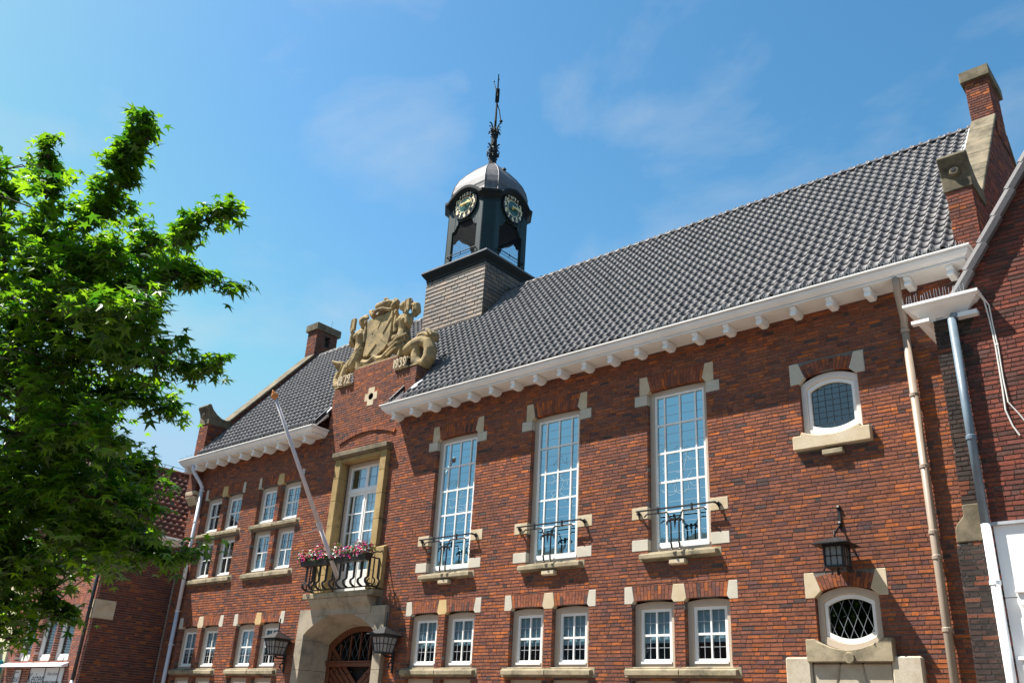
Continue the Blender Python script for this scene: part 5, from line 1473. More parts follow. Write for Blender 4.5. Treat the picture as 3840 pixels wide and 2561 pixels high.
# ------------------------------------------------------------------ right-hand neighbour, standing 1.5 m forward
YR = -1.5
rh = thing('brick_house', 'dark red brick gabled house with white shopfront, right of the town hall', 'house', (.6, YR, 0))
def rtop(v):
    if v < 7.75: return (-3.14, 4.34)
    k = (v - 7.75)/1.54; return (-2.84 + k, 4.04 - k)
m = MB()
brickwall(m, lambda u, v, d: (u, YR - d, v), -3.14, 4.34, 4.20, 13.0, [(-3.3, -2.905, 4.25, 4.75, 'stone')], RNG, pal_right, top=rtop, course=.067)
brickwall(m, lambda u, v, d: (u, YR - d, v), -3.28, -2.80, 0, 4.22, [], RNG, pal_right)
m.mi = 1; m.box(-3.27, -2.80, YR+.008, YR+.3, 0, 4.24)
m.prism([(-3.13, 4.2), (4.33, 4.2), (4.33, 7.7), (.6, 13.0), (-2.88, 7.7), (-3.13, 7.7)], YR+.008, YR+.3)
m.box(-2.79, 4.33, YR+.03, YR+.3, 0, 4.19)
m.box(-3.13, -2.9, YR+.31, 6, 0, 7.6); m.box(4.1, 4.33, YR+.31, 6, 0, 7.6)
obj('wall', m, [M['brick_soot'], M['mortar_grey']], rh)
m = MB(); m.prism([(-3.27, 4.255), (-2.905, 4.255), (-2.905, 4.75), (-3.14, 4.75), (-3.14, 4.60), (-3.24, 4.49), (-3.265, 4.42)], YR-.02, YR+.2); obj('corner_stone', m, M['coping'], rh, bevel=.012)
# white box gutter wrapping the corner
prof = [(-.3, 7.47), (.0, 7.47), (.0, 7.50), (.02, 7.505), (.03, 7.52), (.05, 7.54), (.08, 7.57), (.12, 7.60), (.17, 7.63), (.20, 7.665), (.22, 7.67), (.235, 7.685), (.235, 7.725), (.21, 7.73), (.18, 7.70), (-.3, 7.68)]
m = MB(); R_ = []
for x, y, nx, ny in ((-3.24, -.02, -1, 0), (-3.24, YR-.01, -1, -1), (-2.68, YR-.01, 1, -1), (-2.68, YR+.01, 1, 0)):
    R_.append([m.vert((x + nx*o_, min(y + ny*o_, -.02), z)) for o_, z in prof])
for a, b in zip(R_, R_[1:]):
    for k in range(len(prof)-1): m.face((a[k], b[k], b[k+1], a[k+1]))
m.face(R_[-1]); m.poly([(-3.24, -.02, 7.471), (-3.24, YR, 7.471), (-2.9, YR, 7.471), (-2.9, -.02, 7.471)])
m.box(-2.80, -2.52, YR-.13, YR-.008, 7.40, 7.465); m.box(-3.40, -3.15, YR-.18, YR-.08, 7.42, 7.468)
gt = obj('gutter', m, M['white'], rh)
m = MB(); x = -3.46
while x < -2.6:
    m.tube([(x, YR-.22, 7.72), (x + RNG.uniform(-.02, .02), YR-.22 + RNG.uniform(-.03, .03), 7.86 + RNG.uniform(-.03, .02))], .0025, 3, False); x += .04
obj('bird_spikes', m, M['steel'], gt)
# verge tiles stepping up the gable
m = MB(); k = 0
s_ = V((1, 0, 1.54)).normalized(); n_ = V((-1.54, 0, 1)).normalized()
p = V((-2.80, 0, 7.70))
while p.x < .5:
    L = .44; q = min(1, max(0, RNG.gauss(.75, .2))); m.tint = (q, q, q)
    prof2 = [(YR-.15, -.10), (YR-.165, -.02), (YR-.15, .035), (YR-.10, .055), (YR+.10, .055), (YR+.1, -.02), (YR-.06, -.03), (YR-.06, -.10)]
    A = [m.vert(((p + n_*(h + .030)).x, y, (p + n_*(h + .030)).z)) for y, h in prof2]; e = p + s_*(L+.03)
    B_ = [m.vert(((e + n_*(h + .004)).x, y, (e + n_*(h + .004)).z)) for y, h in prof2]
    for i in range(8): j = (i+1) % 8; m.face((A[i], A[j], B_[j], B_[i]))
    m.face(A[::-1]); m.face(B_); p = p + s_*L
m.tint = (.5, .5, .5)
obj('verge_tiles', m, M['rooftile'], rh, bevel=.008)
m = MB(); m.tint = (.4, .4, .4)
m.hexa([(-3.0, YR+.1, 7.48), (.6, YR+.1, 13.03), (.6, 7, 13.03), (-3.0, 7, 7.48), (-3.0, YR+.1, 7.58), (.6, YR+.1, 13.12), (.6, 7, 13.12), (-3.0, 7, 7.58)])
m.hexa([(4.5, YR+.1, 7.0), (.6, YR+.1, 13.03), (.6, 7, 13.03), (4.5, 7, 7.0), (4.5, YR+.1, 7.1), (.6, YR+.1, 13.12), (.6, 7, 13.12), (4.5, 7, 7.1)])
obj('roof', m, M['rooftile'], rh)
# white shop fascia
m = MB(); m.box(-2.80, 4.3, YR-.04, YR+.02, 0, 3.515); m.box(-2.80, 4.3, YR-.04, YR+.02, 3.525, 4.425)
fa = obj('shopfront', m, M['panelwhite'], rh, bevel=.004)
m = MB(); m.box(-2.83, 4.3, YR-.085, YR+.01, 4.426, 4.465); obj('shopfront_capping', m, M['zinc'], fa)
m = MB(); m.hexa([(-2.64, YR-.20, 3.55), (-1.9, YR-.20, 3.55), (-1.9, YR-.04, 3.55), (-2.64, YR-.04, 3.55), (-2.64, YR-.20, 3.585), (-1.9, YR-.20, 3.585), (-1.9, YR-.04, 3.61), (-2.64, YR-.04, 3.61)])
m.box(-2.62, -1.92, YR-.17, YR-.041, 3.40, 3.548); obj('sign_lamp', m, M['white'], fa, bevel=.006)
aw = thing('awning_cassette', 'brushed metal roller awning box under the white shopfront at the right edge', 'awning', (-1.2, YR, 2.4))
m = MB(); m.hexa([(-2.70, YR-.19, 2.50), (.4, YR-.19, 2.50), (.4, YR-.045, 2.46), (-2.70, YR-.045, 2.46), (-2.70, YR-.22, 2.72), (.4, YR-.22, 2.72), (.4, YR-.045, 2.75), (-2.70, YR-.045, 2.75)]); obj('cassette', m, M['steel'], aw, bevel=.025)
m = MB(); m.box(-2.72, .42, YR-.25, YR-.045, 2.755, 2.80); obj('hood', m, M['white'], aw, bevel=.008)
m = MB(); m.box(-2.69, .38, YR-.225, YR-.20, 2.44, 2.49); obj('front_rail', m, M['pipedark'], aw)
t = downpipe('downpipe', 'blue grey rain pipe turning white beside the white shopfront', [(-2.82, YR-.10, 7.47)], [(-2.835, YR-.10, 7.40), (-2.865, YR-.11, 0)], .058, [M['pipeblue'], M['panelwhite']], [4.44], [5.62, 3.70])
# loose white cables on the gable
m = MB()
m.tube([(-2.47, YR-.20, 7.70), (-2.42, YR-.06, 7.58), (-2.405, YR-.02, 7.30), (-2.39, YR-.02, 6.9), (-2.40, YR-.02, 6.3), (-2.41, YR-.03, 5.95), (-2.36, YR-.02, 5.72), (-2.30, YR-.015, 5.58)], .011, 6)
m.tube([(-2.45, YR-.20, 7.70), (-2.37, YR-.06, 7.50), (-2.375, YR-.02, 7.2), (-2.36, YR-.02, 6.88), (-2.37, YR-.02, 6.4), (-2.36, YR-.04, 6.05), (-2.25, YR-.03, 5.85), (-2.19, YR-.02, 5.72)], .009, 6)
m.ball((-2.185, YR-.03, 5.74), .03, 6); m.box(-2.40, -2.35, YR-.03, YR-.01, 6.90, 6.92)
tag(obj('cable', m, M['cable']), 'two loose white cables hanging down the dark brick gable at right', 'cable')

# ------------------------------------------------------------------ left-hand neighbour, standing 2.2 m forward
YL, XL = -2.2, -26.2
lh = thing('brick_house', 'pinkish brick house with red tiled roof and three blind-covered windows left of the town hall', 'house', (-28.8, YL, 0))
WL = [(-28.30, -27.17), (-29.50, -28.40), (-30.86, -29.79)]
lholes = [(a, b, 2.88, 4.46, 'open') for a, b in WL] + [(-30.95, -27.05, 4.46, 4.70, 'stone'), (-26.47, -26.2, 4.03, 4.55, 'stone')]
m = MB()
brickwall(m, lambda u, v, d: (u, YL - d, v), -31.45, XL, 0, 6.6, lholes, RNG, pal_left, deep=.15)
m.mi = 1; m.box(-31.44, XL-.30, YL+.9, YL+1.0, 0, 6.6); m.box(XL-.3, XL-.01, YL+.3, 6, 0, 6.6); m.box(-31.44, -31.1, YL+.02, 6, 0, 6.6)
m.mi = 0
for i in range(58):
    u = -30.95 + i*.0672; m.tint = pal_left(RNG); m.box(u+.004, u+.0632, YL-.006-RNG.uniform(0, .004), YL+.14, 4.465, 4.695)
obj('wall', m, [M['brick'], M['mortar_light']], lh)
m = MB(); brickwall(m, lambda u, v, d: (XL + d, u, v), YL, 0, 0, 6.6, [(YL, -1.62, 4.03, 4.55, 'stone')], RNG, pal_side)
obj('side_wall', m, [M['brick'], M['mortar']], lh)
for a, b in WL:
    m = MB(); ring(m, a, b, 2.90, 4.46, .10, YL+.12, YL+.2, tb=.10); f = obj('window', m, M['white'], lh, bevel=.006)
    m = MB(); ring(m, a+.103, b-.103, 3.003, 4.357, .055, YL+.14, YL+.19, tb=.08); obj('sash', m, M['white'], f)
    m = MB(); m.poly([(a+.158, YL+.17, 3.083), (b-.158, YL+.17, 3.083), (b-.158, YL+.17, 4.30), (a+.158, YL+.17, 4.30)]); obj('glass', m, M['glass'], f)
    m = MB(); z = 3.10
    while z < 4.29: m.hexa([(a+.16, YL+.20, z), (b-.16, YL+.20, z), (b-.16, YL+.235, z+.012), (a+.16, YL+.235, z+.012), (a+.16, YL+.20, z+.004), (b-.16, YL+.20, z+.004), (b-.16, YL+.235, z+.016), (a+.16, YL+.235, z+.016)]); z += .045
    obj('blind', m, M['blind'], f)
    m = MB(); m.box(a, b, YL+.4, YL+.45, 2.9, 4.46); m.box(a, a+.02, YL+.2, YL+.4, 2.9, 4.46); m.box(b-.02, b, YL+.2, YL+.4, 2.9, 4.46); obj('interior', m, M['shadeblack'], f)
    m = MB(); m.hexa([(a-.03, YL-.05, 2.80), (b+.03, YL-.05, 2.80), (b+.03, YL+.12, 2.80), (a-.03, YL+.12, 2.80), (a-.03, YL-.05, 2.85), (b+.03, YL-.05, 2.85), (b+.03, YL+.12, 2.89), (a-.03, YL+.12, 2.89)]); m.tint = (.3, .1, .07)
    for i in range(len(m.c)): m.c[i] = (.3, .1, .07)
    obj('window_sill', m, M['brick'], lh)
m = MB()
m.box(-26.48, XL-.0, YL-.02, YL+.2, 4.035, 4.545); m.box(XL-.2, XL+.02, YL-.021, -1.63, 4.034, 4.546)
m.hexa([(XL+.02, -2.19, 4.25), (XL+.02, -1.9, 4.20), (XL+.021, -1.9, 4.20), (XL+.021, -2.19, 4.25), (XL+.02, -1.85, 4.44), (XL+.02, -1.80, 4.43), (XL+.08, -1.80, 4.43), (XL+.06, -1.85, 4.44)])
obj('corner_stone', m, M['stone'], lh, bevel=.01)
# roof: ridge runs back from the street, hipped at the front
ez, rz, rx = 6.60, 9.30, -28.75; run = (rx - (XL+.25)); sl_ = V((rx - (XL+.25), 0, rz - ez)); sl_n = sl_.normalized(); nr = V((rz - ez, 0, -(rx - (XL+.25)))).normalized()
m = MB()
def rtint(r): return min(1, max(0, r.gauss(.35, .2))) if r.random() < .93 else r.uniform(.8, 1)
def hipskip(x, y, z):
    t = (z - ez)/(rz - ez); return y < YL - .25 + t*1.2
tiles(m, (XL+.25, YL-.25, ez), (0, 1, 0), tuple(sl_n), tuple(nr), 36, 14, .21, sl_.length/14, RNG, hipskip, rtint, .035, .012)
fs = V((0, 1.2, rz - ez)); fn = V((0, -(rz-ez), 1.2)).normalized()
def fskip(x, y, z):
    t = (z - ez)/(rz - ez); return not (-31.55 + t*(rx + 31.55) < x < XL + .25 + t*(rx - XL - .25))
tiles(m, (-31.55, YL-.25, ez), (1, 0, 0), tuple(fs.normalized()), tuple(fn), 27, 12, .21, fs.length/12, RNG, fskip, rtint, .035, .012)
m.tint = (.1, .1, .1); e = -.02
m.poly([(XL+.25, YL-.25, ez+e), (XL+.25, 6, ez+e), (rx, 6, rz+e), (rx, YL+.95, rz+e)]); m.poly([(-31.55, YL-.25, ez+e), (-31.55, 6, ez+e), (rx, 6, rz+e), (rx, YL+.95, rz+e)]); m.poly([(-31.55, YL-.25, ez+e), (XL+.25, YL-.25, ez+e), (rx, YL+.95, rz+e)])
for (p, q) in (((rx, YL+.9, rz), (rx, 6, rz)), ((XL+.25, YL-.25, ez), (rx, YL+.95, rz)), ((-31.55, YL-.25, ez), (rx, YL+.95, rz))):
    P_, Q_ = V(p), V(q); n = int((Q_-P_).length/.36)
    for i in range(n):
        k = rtint(RNG); m.tint = (k, k, k); m.tube([P_.lerp(Q_, i/n) + V((0, 0, .03)), P_.lerp(Q_, (i+1)/n) + V((0, 0, .02))], [.105, .09], 8)
lr = obj('roof', m, M['redtile'], lh); lr.data.polygons.foreach_set('use_smooth', [True]*len(lr.data.polygons))
m = MB(); m.tube([(rx, YL+.6, rz+.22), (rx, 6, rz+.22)], .008, 4)
for y in (-1, 0.2, 1.4, 2.6): m.tube([(rx, y, rz+.1), (rx, y, rz+.23)], .012, 4)
m.tube([(rx + .6, -.62, 8.72), (XL + .2, -.3, 6.62)], .010, 4)
obj('lightning_wire', m, M['pipedark'], lr)
m = MB(); m.prism([(XL+.02, 6.38), (XL+.10, 6.40), (XL+.22, 6.50), (XL+.36, 6.54), (XL+.36, 6.60), (XL+.02, 6.60)], -2.45, -.02, lambda u, v, d: (u, d, v)); obj('gutter', m, M['white'], lh)
dp = thing('drainpipe', 'black drainpipe at the corner of the pinkish brick house', 'downpipe', (-26.36, YL-.1, 0))
m = MB(); m.tube([(-26.36, YL-.09, 6.5), (-26.36, YL-.09, 2.35)], .05, 12); obj('pipe', m, M['pipedark'], dp, smooth=True)
m = MB(); m.tube([(-26.36, YL-.09, 2.35), (-26.36, YL-.09, 0)], .052, 12); obj('foot', m, M['pipegrey'], dp, smooth=True)
for z in (5.4, 4.3, 3.08, 2.5):
    m = MB(); m.lathe([(.05, z-.025), (.062, z-.02), (.062, z+.02), (.05, z+.025)], (-26.36, YL-.09, 0), 12); obj('collar', m, M['pipedark'], dp)
aw = thing('awning_cassette', 'slim white awning box under the three blind-covered windows', 'awning', (-29.1, YL, 2.7))
m = MB(); m.hexa([(-31.3, YL-.28, 2.69), (-27.25, YL-.28, 2.69), (-27.25, YL-.02, 2.73), (-31.3, YL-.02, 2.73), (-31.3, YL-.27, 2.74), (-27.25, YL-.27, 2.74), (-27.25, YL-.02, 2.84), (-31.3, YL-.02, 2.84)]); obj('cassette', m, M['signwhite'], aw, bevel=.01)
m = MB(); m.hexa([(-27.245, YL-.285, 2.68), (-27.0, YL-.20, 2.69), (-27.0, YL-.02, 2.72), (-27.245, YL-.02, 2.72), (-27.245, YL-.28, 2.75), (-27.0, YL-.20, 2.76), (-27.0, YL-.02, 2.84), (-27.245, YL-.02, 2.85)]); obj('end_cap', m, M['panelwhite'], aw, bevel=.008)
def shop_sign(x0, x1, z0, z1, label, lines, bars):
    t = thing('shop_sign', label, 'sign', ((x0+x1)/2, YL, z0), 'shop signs on the pinkish brick house')
    m = MB(); m.box(x0, x1, YL-.07, YL-.03, z0, z1); obj('board', m, M['signwhite'], t, bevel=.004)
    for txt, x, z, size, sh, mt in lines:
        me = text_mesh(txt, size, .002, 1.0, sh); m = MB(); m.add_mesh(me, lambda co: (x + co.x, YL-.073 - co.z, z + co.y)); obj('lettering', m, M[mt], t)
    m = MB()
    for x in bars: m.tube([(x, YL-.085, z0), (x, YL-.085, z1+.06), (x, YL-.02, z1+.30)], .010, 5)
    obj('hanger', m, M['pipedark'], t); return t
shop_sign(-29.36, -27.13, 1.75, 2.68, 'wide pale sign with the slanted name Keizer', [('Keizer', -28.86, 2.38, .42, .35, 'signtext'), ('Voor al uw', -27.78, 2.52, .15, .3, 'signgrey'), ('sieraden & reparaties', -27.78, 2.30, .125, .3, 'signtext')], [-29.30, -28.26, -27.36])
shop_sign(-30.46, -30.02, 1.75, 2.63, 'narrow pale sign with initials beside the wide sign', [('juwelier', -30.24, 2.56, .08, 0, 'signgrey'), ('DLK', -30.24, 2.34, .20, .2, 'signtext')], [-30.38])
# cream house beyond, mostly behind the tree
ch = thing('plaster_house', 'cream plaster house with a teal shopfront, partly hidden behind the tree at far left', 'house', (-34.5, -2.2, 0))
m = MB(); m.prism([(-38.0, 0), (-31.5, 0), (-31.5, 5.6), (-34.7, 9.4), (-38.0, 5.6)], -2.25, 5.5); obj('wall', m, M['plaster'], ch)
m = MB(); m.box(-38.0, -31.52, -2.40, -2.26, 0, 2.9); m.box(-31.9, -31.52, -2.44, -2.405, 0, 2.86); obj('shopfront', m, M['teal'], ch, bevel=.01)
m = MB(); m.tint = (.4, .4, .4)
for s in (-1, 1): m.hexa([(-34.75 + s*3.5, -2.5, 5.2), (-34.75, -2.5, 9.4), (-34.75, 5.6, 9.4), (-34.75 + s*3.5, 5.6, 5.2), (-34.75 + s*3.5, -2.5, 5.35), (-34.75, -2.5, 9.58), (-34.75, 5.6, 9.58), (-34.75 + s*3.5, 5.6, 5.35)])
obj('roof', m, M['rooftile'], ch)
for x in (-37.0, -35.2, -33.4):
    m = MB(); ring(m, x, x+.95, 3.5, 5.0, .09, -2.29, -2.2); f = obj('window', m, M['white'], ch); m = MB(); m.poly([(x+.09, -2.262, 3.59), (x+.86, -2.262, 3.59), (x+.86, -2.262, 4.91), (x+.09, -2.262, 4.91)]); obj('glass', m, M['dial'], f)
m = MB(); m.box(-36.5, -35.7, .6, 1.4, 7.0, 11.4); lc = obj('chimney', m, M['coping'], ch, bevel=.02)
m = MB(); m.box(-36.6, -35.6, .5, 1.5, 11.402, 11.75); obj('chimney_cap', m, M['stone_y'], lc, bevel=.02)
ac = thing('air_conditioner', 'ivory air conditioner box on the cream house wall, beside the pinkish brick house', 'air conditioner', (-32.3, -2.5, 3.0))
m = MB(); m.box(-32.9, -31.95, -2.62, -2.26, 3.03, 3.50); obj('casing', m, M['acbox'], ac, bevel=.02)
m = MB()
for i in range(7): m.box(-32.25, -32.03, -2.632, -2.622, 3.12 + i*.045, 3.14 + i*.045)
obj('grille', m, M['signgrey'], ac)
for x in (-32.8, -32.1): m = MB(); m.box(x, x+.06, -2.6, -2.26, 2.93, 3.028); obj('bracket', m, M['pipedark'], ac)

# ------------------------------------------------------------------ young sweetgum in the foreground
tree = thing('sweetgum_tree', 'leafy young sweetgum with star shaped leaves in front of the houses at left', 'tree', (-9.98, -10.86, 0))
BR = dict(
trunk=[(-9.98,-10.86,0),(-9.97,-10.86,1.2),(-9.95,-10.86,2.4),(-9.93,-10.87,3.26),(-9.89,-10.86,4.03),(-9.75,-11.04,4.55),(-9.49,-11.20,5.20),(-9.19,-11.32,5.85),(-9.06,-11.32,6.29)],
A=[(-9.06,-11.32,6.29),(-8.81,-11.14,6.49),(-8.50,-11.15,6.84),(-8.23,-11.19,7.07),(-8.05,-11.19,7.34)],
B=[(-9.49,-11.20,5.20),(-9.05,-11.50,5.88),(-8.85,-11.67,6.46),(-8.70,-11.84,6.96)],
C=[(-9.75,-11.04,4.55),(-9.80,-11.46,5.65),(-9.80,-11.72,6.35),(-9.67,-11.94,6.91)],
D=[(-9.37,-11.25,5.46),(-8.92,-10.88,6.02),(-8.47,-10.51,6.32),(-8.07,-10.29,6.55),(-7.83,-10.16,6.69)],
E=[(-9.43,-11.22,5.33),(-8.47,-10.93,5.55),(-7.85,-10.60,5.68),(-7.50,-10.25,5.61)],
F=[(-9.69,-11.07,4.68),(-8.60,-10.96,4.91),(-7.94,-10.74,5.03),(-7.82,-10.56,4.92)],
F2=[(-9.69,-11.07,4.68),(-9.38,-10.66,5.16),(-8.88,-10.21,5.20),(-8.53,-9.92,5.05),(-8.26,-9.71,5.04)],
G=[(-9.81,-10.94,4.29),(-9.76,-10.46,4.80),(-9.52,-10.07,5.00),(-9.23,-9.65,4.72)],
H=[(-9.92,-10.81,3.91),(-9.91,-10.39,4.19),(-9.75,-9.95,4.19),(-9.44,-9.56,4.03)],
I=[(-9.92,-10.86,3.5),(-9.37,-10.41,3.34),(-8.94,-10.06,3.15),(-8.66,-9.76,3.07),(-8.46,-9.59,3.08)],
J=[(-9.93,-10.87,3.1),(-10.36,-10.12,2.83),(-10.28,-9.88,2.55),(-10.20,-9.74,2.45)],
K=[(-9.92,-10.86,3.5),(-8.68,-10.63,3.50),(-8.27,-10.50,3.41),(-8.04,-10.21,3.27)],
L=[(-9.85,-10.90,4.16),(-8.63,-11.06,4.05),(-7.87,-11.06,3.96),(-7.68,-10.94,3.81)],
Mb=[(-9.49,-11.20,5.20),(-8.25,-11.35,5.10),(-7.57,-11.23,4.95),(-7.35,-11.11,4.81)],
N=[(-9.19,-11.32,5.85),(-8.35,-11.35,5.68),(-7.96,-11.26,5.63),(-7.84,-11.12,5.57)],
O=[(-9.93,-10.87,3.26),(-10.67,-10.44,2.91),(-10.81,-10.14,2.45),(-10.81,-10.03,2.26)],
P=[(-9.69,-11.07,4.68),(-10.08,-11.70,5.15),(-10.55,-12.14,5.42),(-10.73,-12.48,5.49)],
Q=[(-9.89,-10.86,4.03),(-10.33,-11.31,4.13),(-10.84,-11.82,4.22),(-11.28,-12.16,4.14)],
R=[(-9.92,-10.86,3.5),(-10.75,-10.96,3.40),(-11.22,-11.28,3.23),(-11.60,-11.48,3.00)],
S=[(-9.75,-11.04,4.55),(-10.63,-11.13,5.35),(-11.22,-11.33,5.77)],
U=[(-9.92,-10.81,3.91),(-10.63,-10.43,4.42),(-11.08,-10.07,4.63)])
# (spread at start, spread at tip, leaf count) for every limb
SPEC = dict(A=(.30, .10, 470), B=(.26, .11, 320), C=(.34, .2, 330), D=(.30, .15, 430), E=(.30, .15, 380), F=(.40, .28, 420), F2=(.34, .18, 440), G=(.42, .28, 480), H=(.42, .34, 520),
            I=(.36, .26, 480), J=(.34, .18, 260), K=(.40, .28, 420), L=(.42, .30, 420), Mb=(.40, .28, 420), N=(.34, .24, 330), O=(.36, .2, 280), P=(.4, .25, 260), Q=(.4, .25, 260), R=(.4, .25, 260), S=(.4, .25, 240), U=(.4, .25, 260), trunk=(.30, .42, 520))
r = random.Random(21)
def at(pts, t):
    L = [0]; 
    for a, b in zip(pts, pts[1:]): L.append(L[-1] + (V(b) - V(a)).length)
    s = t*L[-1]
    for i in range(len(pts)-1):
        if s <= L[i+1] or i == len(pts)-2:
            k = (s - L[i])/max(1e-6, L[i+1]-L[i]); return V(pts[i]).lerp(V(pts[i+1]), k)
leaf = MB(); wood = MB(); seeds = []
lobes = [(90, 1.0), (60, .33), (28, .92), (-4, .32), (-42, .62), (-78, .20), (-102, .20), (222, .62), (184, .32), (152, .92), (120, .33)]
def add_leaf(p, size, out):
    n = V((r.gauss(0, .45), r.gauss(0, .45), 1.0)).normalized()
    d = out + V((r.gauss(0, .5), r.gauss(0, .5), -.45 + r.gauss(0, .25)))
    f = (d - n*d.dot(n)); f = f.normalized() if f.length > 1e-3 else n.orthogonal().normalized(); s = f.cross(n)
    k = min(1, max(0, r.gauss(.40, .30))); leaf.tint = (k, k, k)
    dr = r.uniform(.08, .34); c = leaf.vert(p)
    rim = []
    for a, R_ in lobes:
        x, y = cos(radians(a))*R_*size, sin(radians(a))*R_*size; rr = R_*size
        rim.append(leaf.vert(p + s*x + f*y - n*(dr*rr*rr/size) + V((0, 0, -.12*rr*R_))))
    for i in range(len(rim)): leaf.face((c, rim[i], rim[(i+1) % len(rim)]))
for name, pts in BR.items():
    n = len(pts)
    if name == 'trunk': wood.tube(pts, [.10, .085, .078, .07, .06, .05, .04, .03, .022], 10)
    else: wood.tube(pts, [.024 + (.005-.024)*i/(n-1) for i in range(n)], 6)
    s0, s1, cnt = SPEC[name]; cnt = int(cnt*1.6); twigs = max(8, cnt // 13); lim = .36 if name == 'trunk' else .12
    for q in range(twigs):
        t = lim + (1.0-lim)*((q + r.random())/twigs); c = at(pts, t); sp = s0 + (s1-s0)*t
        axis = (at(pts, min(1, t+.05)) - at(pts, max(0, t-.05))).normalized()
        o_ = V((r.gauss(0, 1), r.gauss(0, 1), r.gauss(.1, .8))).normalized(); tip = c + (o_*sp*r.uniform(.25, 1.35)) + axis*sp*.3
        wood.tube([c, c.lerp(tip, .5) + V((0, 0, .03)), tip], [.007, .005, .003], 4, False)
        m_ = cnt // twigs
        for e in range(m_):
            u = r.uniform(.3, 1.05); p = c.lerp(tip, u) + V((r.gauss(0, .055), r.gauss(0, .055), r.gauss(0, .045)))
            add_leaf(p, r.uniform(.058, .135), (tip - c).normalized())
        if r.random() < .22: seeds.append(c.lerp(tip, .8) + V((0, 0, -.07)))
